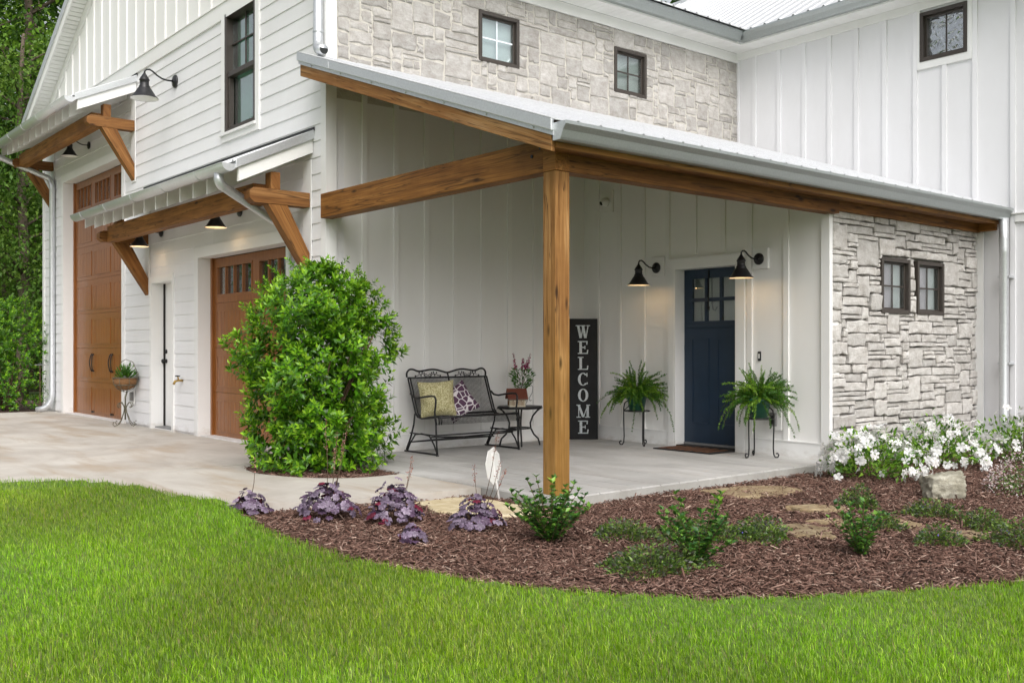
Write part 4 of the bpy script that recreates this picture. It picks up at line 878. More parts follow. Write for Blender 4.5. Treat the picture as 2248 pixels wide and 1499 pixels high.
D = np.stack([np.cos(a), np.sin(a), nrng.uniform(.2, 1.2, n)], 1); spray(P, D, rand_dirs(n), nrng.uniform(.04, .07, n), nrng.uniform(.010, .018, n), tints(n, GREEN[:3]), 'leaf', 'foliage', pit, kind='stuff')
for dx, dy, h_ in ((-.05, -.09, .60), (.03, .10, .60), (.0, .02, .55), (.02, .06, .52)):
    fs = G().tube([(0, 0, .2), (dx * .6, dy * .6, .40), (dx, dy, h_)], .003, 5).build('flower_spike', 'twig', pit, world=False)
    n = 46; tt_ = nrng.uniform(.0, 1, n); base = np.stack([dx * (.65 + .35 * tt_), dy * (.65 + .35 * tt_), .42 + (h_ - .42) * tt_], 1); d = rand_dirs(n); P = base + d * .006
    spray(P, d, rand_dirs(n), .022 * (1.25 - .75 * tt_), .018 * (1.2 - .7 * tt_), tints(n, [(.35, .03, .13), (.48, .06, .20), (.28, .02, .08)]), 'petal', 'blossom', fs)

# welcome sign standing across the corner
sg = thing('welcome_sign', 'tall black WELCOME board leaning in the porch corner', 'sign', (.235, 3.40, 0), math.atan2(.7718, .6358) - .02)
sg.rotation_euler = (R(-3.2), 0, math.atan2(.7718, .6358))
SW_, SH_ = .36, 1.48
bx('board', 'black', sg, -SW_ / 2, SW_ / 2, -.02, .0, 0, SH_, .004, False)
def letter(ch, zc, s):       # slab-serif capitals out of strokes, face towards -y
    g = G(); d = [0]
    def bar(x0, z0, x1, z1, w_):       # slanted stroke with horizontal cut ends
        d[0] += .00025; y0, y1 = -.0225 - d[0], -.0195
        v = [(x0 - w_ / 2, z0), (x0 + w_ / 2, z0), (x1 + w_ / 2, z1), (x1 - w_ / 2, z1)]
        g.prism([(p[0] * s, zc + p[1] * s) for p in v], 1, y1, y0)
    def rect(x0, x1, z0, z1): bar((x0 + x1) / 2, z0, (x0 + x1) / 2, z1, x1 - x0)
    def ring(a0, a1):
        d[0] += .00025; n = 28
        for k in range(n):
            ta, tb = R(a0 + (a1 - a0) * k / n), R(a0 + (a1 - a0) * (k + 1) / n)
            q = [(.40 * math.cos(ta), .5 * math.sin(ta)), (.40 * math.cos(tb), .5 * math.sin(tb)), (.20 * math.cos(tb), .43 * math.sin(tb)), (.20 * math.cos(ta), .43 * math.sin(ta))]
            g.prism([(p[0] * s, zc + p[1] * s) for p in q], 1, -.0195, -.0225 - d[0])
    sf = .07
    if ch in 'EL':
        rect(-.28, -.08, -.5, .5); rect(-.40, .04, -.5, -.5 + sf); rect(-.40, .04, .5 - sf, .5); rect(.0, .36, -.5, -.5 + sf + .01); bar(.33, -.5, .37, -.18, .09)
        if ch == 'E': rect(.0, .34, .5 - sf - .01, .5); bar(.32, .5, .30, .22, .09); rect(-.1, .16, -.04, .05); rect(.12, .19, -.13, .14)
    elif ch == 'W':
        bar(-.37, .48, -.17, -.5, .19); bar(.02, .48, -.13, -.5, .08); bar(.0, .48, .19, -.5, .19); bar(.41, .48, .24, -.5, .08); rect(-.56, -.16, .5 - sf, .5); rect(-.14, .2, .5 - sf, .5); rect(.28, .56, .5 - sf, .5)
    elif ch == 'M':
        rect(-.38, -.31, -.5, .5); bar(-.36, .5, .0, -.46, .19); bar(.36, .5, .03, -.46, .07); rect(.26, .44, -.5, .5); rect(-.52, -.2, -.5, -.5 + sf); rect(.14, .54, -.5, -.5 + sf); rect(-.52, -.22, .5 - sf, .5); rect(.24, .54, .5 - sf, .5)
    elif ch == 'O': ring(0, 360)
    elif ch == 'C': ring(42, 318); rect(.26, .34, .20, .48); rect(.28, .36, -.38, -.24)
    return g
for i, ch in enumerate('WELCOME'): letter(ch, 1.32 - i * .195, .158).build('letter', 'chalk', sg, world=False)

# doormat
dm = thing('doormat', 'black and brown striped doormat before the navy door', 'doormat', (1.98, 3.42, .001))
bx('base', 'mat', dm, -.40, .40, -.235, .17, 0, .012, .003, False)
for k in range(6): bx('stripe', 'matb', dm, -.36 + k * .125, -.29 + k * .125, -.20, .15, .0125, .017, 0, False)

def plant_stand(label, loc, rz, plabel, seed, droop):
    st = thing('plant_stand', label, 'plant stand', (*loc, .001), rz, 'wrought iron plant stands'); H = .50
    for k in range(3):
        a = R(120 * k + 90); cs, sn = math.cos(a), math.sin(a)
        pts = [(.085, H - .02), (.11, H + .01), (.14, H - .02), (.15, H - .08), (.150, .30), (.145, .10), (.15, .035), (.165, .008), (.19, .010), (.20, .032), (.188, .05), (.172, .046)]
        G().tube([(r_ * cs, r_ * sn, z_) for r_, z_ in pts], .0075, 7).build('leg', 'iron', st, True, world=False)
        G().tube([(.15 * cs, .15 * sn, H - .10), (.10 * cs, .10 * sn, H - .06), (.085 * cs, .085 * sn, H - .02)], .005, 6).build('brace', 'iron', st, True, world=False)
    for r_, z_ in ((.10, H - .10), (.15, H - .105)): G().tube([(r_ * math.cos(R(15 * k)), r_ * math.sin(R(15 * k)), z_) for k in range(25)], .005, 6).build('ring', 'iron', st, True, world=False)
    pt = thing('potted_fern', plabel, 'fern', (loc[0], loc[1], H - .095), rz, 'potted ferns by the door')
    G().lathe([(0, 0), (.085, 0), (.118, .165), (.128, .166), (.13, .195), (.118, .195), (.11, .17), (0, .165)], 24).build('pot', 'potgreen', pt, True, world=False)
    r_ = random.Random(seed); P, D, N, L, W, T_ = [], [], [], [], [], []; stems = G()
    for k in range(190):
        a = r_.uniform(0, 6.283); el = r_.uniform(.15, 1.45); ln = r_.uniform(.18, .36) * (1.15 if el > .8 else 1); fall = r_.uniform(.3, 1.0) * droop; pts = []
        longd = r_.random() < .14
        if longd: ln *= 1.55; el = r_.uniform(.1, .5); fall *= 1.7
        q = Vector((.05 * math.cos(a), .05 * math.sin(a), .17)); d = Vector((math.cos(a) * math.cos(el), math.sin(a) * math.cos(el), math.sin(el))); ns = 14
        for i in range(ns):
            pts.append(q.copy()); q += d * ln / ns; d.z -= fall * 1.9 / ns; d.normalize(); d += Vector((r_.uniform(-.08, .08), r_.uniform(-.08, .08), 0))
        stems.tube(pts, .0016, 4, False); tone = r_.choice(((.07, .20, .015), (.045, .15, .010), (.14, .30, .02), (.06, .18, .012), (.21, .38, .03)))
        for i in range(2, ns):
            for _ in range(12):
                p = pts[i] + (pts[i] - pts[i - 1]) * r_.random(); v = Vector((r_.gauss(0, 1), r_.gauss(0, 1), r_.gauss(0, 1) + .2)); v.normalize(); v += d * .5
                sc_ = 1 - .45 * i / ns; P.append(p); D.append(v); N.append((r_.gauss(0, 1), r_.gauss(0, 1), 1.2)); L.append(r_.uniform(.018, .036) * sc_); W.append(r_.uniform(.006, .011)); f_ = r_.uniform(.75, 1.25); T_.append([c_ * f_ for c_ in tone])
    stems.build('stems', 'twig', pt, world=False); spray(P, D, N, L, W, T_, 'leaf', 'fronds', pt, kind='stuff')
    return st
plant_stand('black iron plant stand left of the navy door', (1.19, 3.34), R(10), 'feathery fern in green pot left of the navy door', 3, 1.0)
plant_stand('black iron plant stand right of the navy door', (2.87, 3.36), R(55), 'feathery fern in green pot right of the navy door', 8, .95)

# basket on scroll stand by the tall garage door
bk = thing('basket_planter', 'coir basket planter on scrolled iron stand by the siding', 'planter', (-5.55, -.20, -.012))
G().lathe([(0, .52), (.05, .525), (.11, .56), (.155, .62), (.172, .70), (.165, .70), (.10, .66), (0, .65)], 20).build('coir_liner', 'coir', bk, True, world=False)
g = G()
for z_, r_ in ((.705, .18), (.60, .15)): g.tube([(r_ * math.cos(R(18 * k)), r_ * math.sin(R(18 * k)), z_) for k in range(21)], .006, 6)
for k in range(8): a = R(45 * k); g.tube([(r_ * math.cos(a), r_ * math.sin(a), z_) for r_, z_ in ((.18, .705), (.168, .62), (.12, .55), (.05, .51), (0, .50))], .004, 5)
g.build('wire_basket', 'rust', bk, True, world=False); G().tube([(.06, .15, .69), (.07, .14, .80), (.05, .09, .93), (.02, .0, .97), (0, -.06, .93)], .005, 6).build('hoop', 'rust', bk, True, world=False)
G().tube([(.02, .02, .51), (0, 0, .42), (0, 0, .1)], .012, 8).build('stem', 'rust', bk, True, world=False)
for k in range(4):
    a = R(90 * k + 20); cs, sn = math.cos(a), math.sin(a)
    for pts in ([(.0, .36), (.03, .20), (.08, .09), (.13, .03), (.18, .014), (.21, .04), (.20, .075), (.175, .07)], [(.0, .22), (.03, .30), (.07, .35), (.12, .34), (.135, .30), (.11, .275), (.09, .29)]):
        G().tube([(r_ * cs, r_ * sn, z_) for r_, z_ in pts], .0055, 6).build('scroll_leg', 'rust', bk, True, world=False)
n = 330; d = rand_dirs(n, 0); P = d * nrng.uniform(.02, .15, (n, 1)) * np.array([.9, .9, 1.3]) + np.array([0, 0, .70]); D = d + np.array([0, 0, .8])
spray(P, D, rand_dirs(n), nrng.uniform(.05, .09, n), nrng.uniform(.012, .02, n), tints(n, GREEN), 'leaf', 'foliage', bk, kind='stuff')
n = 8; spray(np.array([[-.10, -.03, .83]]) + nrng.normal(0, .015, (n, 3)), rand_dirs(n), rand_dirs(n), np.full(n, .03), np.full(n, .025), tints(n, [(.5, .02, .02)]), 'petal', 'red_flower', bk)

# small octagonal yard sign on a stake in the mulch
ys = thing('yard_sign', 'small white octagonal yard sign on a leaning stake before the porch slab', 'sign', (3.07, -.19, -.09), 0)
ys.rotation_euler = (R(-4), R(-12), R(50.5 + 68))
bx('stake', 'trim', ys, -.010, .010, -.004, .004, -.05, .40, .002, False)
G().prism([(.145 * math.cos(R(22.5 + 45 * k)), .30 + .145 * math.sin(R(22.5 + 45 * k))) for k in range(8)], 1, .0045, .0085).build('panel', 'signwhite', ys, world=False)
t = thing('garden_stake', 'thin wooden stake with small cross top before the left shrub', 'stake', (-10.14, -.19, -.03))
G().tube([(0, 0, 0), (.0, 0, .86)], .008, 6).build('rod', 'twig', t, world=False)
G().box(-.09, .09, -.01, .01, .845, .862).box(-.01, .01, -.09, .09, .846, .861).box(-.05, .05, -.011, .011, .875, .885).build('cross_top', 'plastic', t, world=False)

# ------------------------------------------------------------------ shrubs with whorled leaves
def rosette(seed, n=8):      # one leafy shoot tip, axis +z
    r_ = np.random.default_rng(seed); a = np.arange(n) * 2.4 + r_.uniform(0, 6); el = np.linspace(.15, 1.15, n) + r_.normal(0, .12, n)
    D = np.stack([np.cos(a) * np.cos(el), np.sin(a) * np.cos(el), np.sin(el)], 1); P = np.stack([a * 0, a * 0, np.linspace(-.05, .02, n)], 1); L = r_.uniform(.050, .080, n) * np.linspace(1.1, .72, n)
    V, F = leaf_batch(P, D, np.tile([[0, 0, 1.]], (n, 1)) + r_.normal(0, .2, (n, 3)), L, L * r_.uniform(.38, .48, n), .12, .12)
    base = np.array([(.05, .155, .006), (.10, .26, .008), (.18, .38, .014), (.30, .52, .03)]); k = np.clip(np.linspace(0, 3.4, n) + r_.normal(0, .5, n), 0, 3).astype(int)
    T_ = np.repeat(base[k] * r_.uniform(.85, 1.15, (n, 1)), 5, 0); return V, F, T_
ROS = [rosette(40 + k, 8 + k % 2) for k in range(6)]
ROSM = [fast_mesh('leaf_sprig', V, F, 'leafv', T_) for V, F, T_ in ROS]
def big_bush(label, loc, prof, seed, n_out, n_in, parts, notch=True):
    t = thing('evergreen_bush', label, 'bush', loc); r_ = random.Random(seed); items = []; H = prof[-1][1]
    def rad(z):
        for (r0, z0), (r1, z1) in zip(prof, prof[1:]):
            if z0 <= z <= z1: return r0 + (r1 - r0) * (z - z0) / (z1 - z0)
        return .02
    for k in range(n_out + n_in):
        while True:
            z = r_.uniform(.03, H)
            if r_.random() < rad(z) / .8 + .12: break
        a = r_.uniform(0, 6.283); rr = rad(z); lump = 1 + .34 * mnoise.noise((math.cos(a) * 1.7 + seed, math.sin(a) * 1.7, z * 2.9)) + .16 * mnoise.noise((math.cos(a) * 5, math.sin(a) * 5, z * 6 + seed))
        hole = mnoise.noise((math.cos(a) * 2.2 + 7, math.sin(a) * 2.2, z * 3.1 + seed * 3))
        if k < n_out:
            q = rr * lump * r_.uniform(.86, 1.03)
            if hole > .10: q *= r_.uniform(.40, .78)
            if r_.random() < .045: q *= r_.uniform(1.06, 1.17); z += .04
        else: q = rr * lump * math.sqrt(r_.uniform(.05, .6))
        p = Vector((q * math.cos(a), q * math.sin(a), z)); up = .55 + .9 * (z / H) ** 2
        if z < .25: up = .25
        d = Vector((math.cos(a), math.sin(a), up + r_.gauss(0, .25))) + Vector((r_.gauss(0, .3), r_.gauss(0, .3), r_.gauss(0, .2))); items.append((p, d.normalized(), r_.uniform(.85, 1.25), r_.randrange(6), r_.uniform(0, 6.28)))
    for k in range(46):
        z = r_.uniform(.55, 1.0) * H * .97; a = r_.uniform(0, 6.283); q = rad(z) * r_.uniform(.75, 1.0); p = Vector((q * math.cos(a), q * math.sin(a), z)); d = Vector((math.cos(a) * .7, math.sin(a) * .7, r_.uniform(.3, 1.3))).normalized()
        for j in range(3): items.append((p + d * (.05 + .055 * j), d, .95 - .15 * j, r_.randrange(6), r_.uniform(0, 6.28)))
    cl = CAM - Vector(loc); cl.z = 0; cl.normalize(); items.sort(key=lambda q: -(q[0].x * cl.x + q[0].y * cl.y) - .3 * q[1].dot(cl))
    V, F, T_ = [], [], []; nb = 0
    for i, (p, d, s, k, tw) in enumerate(items):
        mt = Matrix.Translation(p) @ d.to_track_quat('Z', 'Y').to_matrix().to_4x4() @ Matrix.Rotation(tw, 4, 'Z') @ Matrix.Scale(s, 4)
        if i < parts:
            o = obj('leaf_sprig', ROSM[k], t, world=False); o.matrix_basis = mt
        else:
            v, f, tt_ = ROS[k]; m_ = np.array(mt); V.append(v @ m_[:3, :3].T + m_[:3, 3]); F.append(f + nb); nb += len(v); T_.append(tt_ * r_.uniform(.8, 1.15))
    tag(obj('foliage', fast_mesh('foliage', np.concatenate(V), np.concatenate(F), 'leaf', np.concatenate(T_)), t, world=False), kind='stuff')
    g = G()
    for k in range(16):
        a = r_.uniform(0, 6.28); q = r_.uniform(.25, .6); zt = r_.uniform(.5, H * .85); g.tube([(.05 * math.cos(a), .05 * math.sin(a), -.04), (q * .5 * math.cos(a), q * .5 * math.sin(a), zt * .5), (q * math.cos(a + .2), q * math.sin(a + .2), zt)], [.02, .013, .005], 6)
    g.build('stems', 'twig', t, True, world=False); return t
PB = [(.50, .0), (.64, .12), (.64, .5), (.66, .8), (.68, 1.2), (.60, 1.5), (.40, 1.74), (.10, 1.93)]
big_bush('large bright green evergreen bush between garage door and porch', (.75, -.50, -.02), PB, 4, 1900, 700, 300)
big_bush('dense evergreen bush left of the tall garage door', (-11.05, -.55, -.02), [(.62, 0), (.85, .3), (.88, 1.0), (.80, 1.5), (.5, 1.85), (.1, 2.08)], 9, 560, 260, 120)

# ------------------------------------------------------------------ purple-leaved perennials
def heu_mesh(seed):
    r_ = random.Random(seed); V = [(0, 0, 0)]; n = 22; ring = []
    for k in range(n):
        a = 2 * math.pi * k / n; lob = 1 + .10 * math.cos(a * 7) - (.55 if k == n // 2 else 0) * .8; ring.append((lob * math.cos(a), lob * math.sin(a)))
    for sc_, z in ((.5, .10), (1.0, .0)):
        for k, (x_, y_) in enumerate(ring): V.append((x_ * sc_, y_ * sc_, z + (.20 * math.sin(k * 2.0) * sc_ ** 2 - .34 * (sc_ - .5)) + r_.uniform(-.03, .03)))
    F = [(0, 1 + k, 1 + (k + 1) % n) for k in range(n)]; F2 = [(1 + k, 1 + n + k, 1 + n + (k + 1) % n) for k in range(n)] + [(1 + k, 1 + n + (k + 1) % n, 1 + (k + 1) % n) for k in range(n)]
    col = {0: (.17, .125, .185), 1: (.095, .055, .10), 2: (.25, .195, .265), 3: (.14, .014, .035)}[seed % 4]; T_ = [tuple(c_ * .55 for c_ in col)]
    for q in (.9, 1.1):
        for k in range(n): f_ = q * (.72 if k % 3 == 0 else 1.08); T_.append(tuple(c_ * f_ for c_ in col))
    return fast_mesh('leaf', np.array(V), np.array(F + F2), 'heu', np.array(T_), True)
HEUM = [heu_mesh(k) for k in range(4)]
def heuchera(label, loc, rad_, h_, nl, stems, seed):
    t = thing('coral_bells', label, 'plant', loc, 0, 'purple leaved plants along the walk'); r_ = random.Random(seed)
    for k in range(nl):
        a = k * 2.399 + r_.uniform(-.3, .3); q = math.sqrt((k + .5) / nl); rr = rad_ * q * r_.uniform(.85, 1.1); z = h_ * (1 - .80 * q * q) * r_.uniform(.55, 1.12) + .015; s = r_.uniform(.017, .033) * (1.15 if q > .5 else .95); z += r_.uniform(-.3, .15) * h_ * .35
        o = obj('leaf', HEUM[3 if r_.random() < .07 else r_.choice((0, 0, 1, 2))], t, world=False); tl = .15 + .72 * q + r_.gauss(0, .42); d = Vector((math.cos(a) * math.sin(tl), math.sin(a) * math.sin(tl), math.cos(tl)))
        o.matrix_basis = Matrix.Translation((rr * math.cos(a), rr * math.sin(a), z)) @ d.to_track_quat('Z', 'Y').to_matrix().to_4x4() @ Matrix.Rotation(r_.uniform(0, 6.28), 4, 'Z') @ Matrix.Scale(s, 4)
    g = G()
    for k in range(14): a = r_.uniform(0, 6.28); g.tube([(0, 0, -.01), (rad_ * .4 * math.cos(a), rad_ * .4 * math.sin(a), h_ * .5), (rad_ * .7 * math.cos(a), rad_ * .7 * math.sin(a), h_ * .6)], .0022, 4)
    g.build('leaf_stalks', 'twig', t, world=False)
    for dx, dy, zz in stems:
        fs = G().tube([(dx * .2, dy * .2, h_ * .4), (dx * .6, dy * .6 + .01, zz * .55), (dx, dy, zz)], [.0028, .0022, .0014], 5).build('flower_stem', 'twig', t, True, world=False)
        n = 34; tt_ = nrng.uniform(.72, 1.02, n); P = np.stack([dx * (.6 + .4 * (tt_ - .55) / .45), dy * (.6 + .4 * (tt_ - .55) / .45), zz * tt_], 1) + nrng.normal(0, .007, (n, 3)); spray(P, rand_dirs(n), rand_dirs(n), nrng.uniform(.008, .015, n), nrng.uniform(.006, .010, n), tints(n, [(.42, .20, .17), (.30, .10, .08), (.55, .35, .28)]), 'petal', 'buds', fs)
gz = lambda x, y: mz(x, y) + .004
heuchera('purple coral bells, leftmost clump at the walk corner', (2.44, -1.98, gz(2.44, -1.98)), .15, .17, 58, [(.05, .03, .42)], 1)
heuchera('wide purple coral bells clump with five tall stems', (2.93, -1.62, gz(2.93, -1.62)), .22, .24, 130, [(-.06, .02, .66), (.0, .08, .60), (.05, .10, .55), (.07, .02, .48), (.03, .14, .62)], 2)
heuchera('tallest purple coral bells clump with one dark red leaf on top', (3.38, -1.36, gz(3.38, -1.36)), .19, .28, 125, [(.05, .12, .46), (.0, .15, .40)], 3)
heuchera('small purple coral bells nearest the lawn', (4.08, -1.68, gz(4.08, -1.68)), .085, .12, 32, [], 4)
heuchera('purple coral bells beside the yellow flagstone', (3.90, -1.05, gz(3.90, -1.05)), .185, .20, 88, [(-.16, .10, .38), (.02, .16, .62), (.10, .12, .44), (.16, .12, .40)], 5)

# ------------------------------------------------------------------ small shrubs and creeping plants in the bed
def stem_shrub(name, label, loc, stems, spread, h_, dens, seed, cols=GREEN, ll=.03, cat='shrub', group='small leafy shrubs in the mulch'):
    t = thing(name, label, cat, loc, 0, group); r_ = random.Random(seed); g = G(); P, D, N, L, W = [], [], [], [], []
    for k in range(stems):
        a = r_.uniform(0, 6.28); q = spread * math.sqrt(r_.random()); hh = h_ * r_.uniform(.45, 1.0) * (1 - .35 * q / spread); tip = Vector((q * math.cos(a), q * math.sin(a), hh)); mid = Vector((tip.x * .35, tip.y * .35, hh * .5)); pts = []
        for i in range(12): u = i / 11; pts.append(mid * 2 * u * (1 - u) + tip * u * u + Vector((0, 0, -.01)) * (1 - u))
        g.tube(pts, .0026, 4, False)
        for i in range(2, 12):
            for _ in range(dens): 
                b = r_.uniform(0, 6.28); d = Vector((math.cos(b), math.sin(b), r_.uniform(.1, .9) + (.6 if i > 9 else 0))); P.append(pts[i]); D.append(d); N.append((r_.gauss(0, .4), r_.gauss(0, .4), 1)); l_ = ll * r_.uniform(.7, 1.2); L.append(l_); W.append(l_ * r_.uniform(.5, .65))
    g.build('stems', 'twig', t, world=False); n = len(P); T_ = tints(n, cols); tipm = np.array([p.z for p in P]) > h_ * .72; T_[tipm] *= np.array([1.7, 1.5, 1.2]); spray(P, D, N, L, W, T_, 'leaf', 'foliage', t, kind='stuff'); return t
HOL = [(.035, .11, .022), (.055, .16, .028), (.085, .21, .025), (.16, .32, .04)]
stem_shrub('holly_shrub', 'bushy young holly shrub in front of the porch post', (4.55, -.98, gz(4.55, -.98)), 40, .28, .50, 4, 5, HOL, .042)
stem_shrub('holly_shrub', 'open twiggy holly shrub rising from creeping thyme', (5.55, -.78, gz(5.55, -.78)), 26, .30, .46, 4, 6, HOL, .040)
stem_shrub('holly_shrub', 'sparse young holly shrub in the middle of the right bed', (6.0, .10, gz(6.0, .10)), 18, .20, .42, 4, 7, HOL, .038)
def creeper(label, loc, rx, ry, h_, n, seed):
    t = thing('creeping_plant', label, 'ground cover', loc, R(seed * 37), 'low creeping plants in the mulch'); a = nrng.uniform(0, 6.28, n); q = np.sqrt(nrng.uniform(0, 1, n)); wob = 1 + .22 * np.sin(a * 3 + seed) + .15 * np.sin(a * 7 + seed * 2)
    P = np.stack([q * rx * np.cos(a) * wob, q * ry * np.sin(a) * wob, h_ * (1 - q ** 2) * 1.35 * nrng.uniform(.1, 1.0, n) + .006], 1); D = np.stack([np.cos(a), np.sin(a), nrng.uniform(-.1, 1.4, n)], 1) + nrng.normal(0, .5, (n, 3)); L = nrng.uniform(.014, .030, n)
    spray(P, D, rand_dirs(n, 0), L, L * .5, tints(n, [(.05, .10, .022), (.085, .16, .03), (.13, .21, .04), (.11, .115, .085), (.17, .26, .04)]), 'leaf', 'foliage', t, kind='stuff')
    g = G()
    for k in range(12): b = k * .52; g.tube([(0, 0, 0), (rx * .5 * math.cos(b), ry * .5 * math.sin(b), h_ * .4), (rx * .95 * math.cos(b), ry * .95 * math.sin(b), .01)], .0016, 4)
    g.build('runners', 'twig', t, world=False)
    if seed % 2: m = 7; spray(np.stack([nrng.uniform(-rx, rx, m) * .7, nrng.uniform(-ry, ry, m) * .7, np.full(m, h_ * .75)], 1), rand_dirs(m, 0), rand_dirs(m), np.full(m, .012), np.full(m, .010), tints(m, [(.16, .15, .5)]), 'petal', 'blue_flowers', t)
CR = [('creeping mat just right of the bushy holly', 4.80, -.58, .24, .16, .09, 1500), ('long creeping mat behind the twiggy holly', 5.12, -.20, .34, .20, .09, 2200), ('large front creeping mat at the foot of the twiggy holly', 5.50, -1.10, .30, .20, .11, 2300),
      ('creeping mat beside the rust coloured flagstone', 5.30, .10, .24, .18, .11, 1700), ('round tuft nearest the white azaleas', 5.00, 1.72, .15, .13, .13, 1000), ('creeping tuft below the boulder', 5.58, 1.72, .24, .14, .10, 1300),
      ('creeping tuft on the pale flagstones behind the sparse holly', 5.60, .98, .15, .11, .09, 800), ('creeping tuft left of the small flagstone', 6.10, .78, .16, .13, .10, 900), ('creeping tuft behind the small flagstone', 6.02, 1.55, .18, .13, .10, 1000), ('creeping mat at the right edge of the bed', 6.45, 1.12, .22, .18, .12, 1500)]
for i, (lab, x_, y_, a_, b_, h_, n_) in enumerate(CR): creeper(lab, (x_, y_, gz(x_, y_)), a_, b_, h_, n_, i)

# azaleas
def flower_mesh(r, col, seed):
    r_ = random.Random(seed); V = [(0, 0, -r * .35)]; F = []
    for k in range(5):
        a = R(72 * k); T3 = Vector((math.cos(a), math.sin(a), 0)); S3 = Vector((-math.sin(a), math.cos(a), 0)); b = len(V)
        for l_, w_, z_ in ((.35, -.22, .0), (.35, .22, .0), (.8, -.36, .10), (.8, .36, .10), (1.05, 0, .0)): V.append(tuple((T3 * l_ + S3 * w_) * r + Vector((0, 0, (z_ + r_.uniform(-.06, .06)) * r))))
        F += [(0, b, b + 1), (b, b + 2, b + 1), (b + 1, b + 2, b + 3), (b + 2, b + 4, b + 3)]
    return fast_mesh('flower', np.array(V), np.array(F), 'petal', np.tile(np.array([col]), (len(V), 1)))
AZF = [flower_mesh(.042, (.82, .82, .80), 1), flower_mesh(.046, (.80, .80, .80), 2), flower_mesh(.036, (.82, .80, .78), 3)]
def azalea(label, loc, rx, ry, h_, nf, nl, seed):
    t = thing('azalea_bush', label, 'azalea', loc, 0, 'white azaleas by the stone wall'); r_ = random.Random(seed)
    def shell(lo, hi):
        while True:
            a = r_.uniform(0, 6.28); el = math.asin(r_.uniform(-.02, 1)); lump = 1 + .28 * mnoise.noise((math.cos(a) * 2 + seed, math.sin(a) * 2, el * 2)); q = lump * r_.uniform(lo, hi)
            return Vector((rx * q * math.cos(a) * math.cos(el), ry * q * math.sin(a) * math.cos(el), h_ * q * math.sin(el) + .05)), Vector((math.cos(a) * math.cos(el), math.sin(a) * math.cos(el), math.sin(el)))
    cl = Vector((CAM.x - loc[0], CAM.y - loc[1], 0)).normalized(); k = 0; cent = []
    while k < nf:
        p, d = shell(.9, 1.08)
        if d.dot(cl) < -.25 and d.z < .55: continue
        if mnoise.noise((p.x * 6 + seed, p.y * 6, p.z * 6)) < -.12: continue
        m_ = r_.choice((1, 2, 3))
        for _ in range(m_):
            o = obj('flower', r_.choice(AZF), t, world=False); dd = (d + Vector((r_.gauss(0, .45), r_.gauss(0, .45), r_.gauss(0, .3)))).normalized()
            o.matrix_basis = Matrix.Translation(p + Vector((r_.gauss(0, .025), r_.gauss(0, .025), r_.gauss(0, .02)))) @ dd.to_track_quat('Z', 'Y').to_matrix().to_4x4() @ Matrix.Rotation(r_.uniform(0, 6), 4, 'Z') @ Matrix.Scale(r_.uniform(.8, 1.1), 4); k += 1
    P, D = zip(*[shell(.35, 1.06) for _ in range(nl)]); n = nl; L = nrng.uniform(.04, .068, n); spray(P, np.array(D) + nrng.normal(0, .6, (n, 3)) + np.array([0, 0, .4]), rand_dirs(n, 0), L, L * .42, tints(n, [(.06, .16, .015), (.11, .26, .02), (.18, .36, .03), (.25, .43, .05)]), 'leaf', 'foliage', t, kind='stuff')
    g = G()
    for _ in range(22): p, d = shell(.7, .98); g.tube([(0, 0, -.02), p * .5, p], [.006, .004, .002], 5)
    g.build('stems', 'twig', t, world=False)
azalea('white azalea at the corner board, left of the boulder', (4.20, 3.20, gz(4.2, 3.2)), .46, .42, .38, 190, 1200, 3)
azalea('white azalea against the stone wall behind the boulder', (4.06, 4.75, gz(4.06, 4.75)), .46, .50, .42, 165, 1100, 14)
azalea('white azalea in front of the right downspout', (4.45, 5.75, gz(4.45, 5.75)), .48, .48, .44, 150, 1000, 25)
t = thing('abelia_shrub', 'shrub of tiny pale pink flowers at the right edge', 'shrub', (5.62, 3.45, gz(5.62, 3.45)))
n = 1500; d = rand_dirs(n, 0); q = nrng.uniform(.5, 1.05, (n, 1)); P = d * q * np.array([.42, .42, .34]); L = nrng.uniform(.015, .03, n); spray(P, d + nrng.normal(0, .6, (n, 3)), rand_dirs(n, 0), L, L * .5, tints(n, [(.05, .13, .02), (.10, .22, .03), (.16, .27, .05)]), 'leaf', 'foliage', t, kind='stuff')
n = 1500; d = rand_dirs(n, 0); P = d * nrng.uniform(.92, 1.12, (n, 1)) * np.array([.42, .42, .34]); spray(P, d + nrng.normal(0, .7, (n, 3)), rand_dirs(n), nrng.uniform(.012, .02, n), nrng.uniform(.010, .016, n), tints(n, [(.75, .62, .62), (.78, .72, .70), (.66, .48, .50)], .08), 'petal', 'blossom', t, kind='stuff')
g = G()
for k in range(18): a = k * 2.4; g.tube([(0, 0, -.02), (.15 * math.cos(a), .15 * math.sin(a), .16), (.34 * math.cos(a), .34 * math.sin(a), .2)], [.006, .004, .002], 5)
g.build('stems', 'twig', t, world=False)

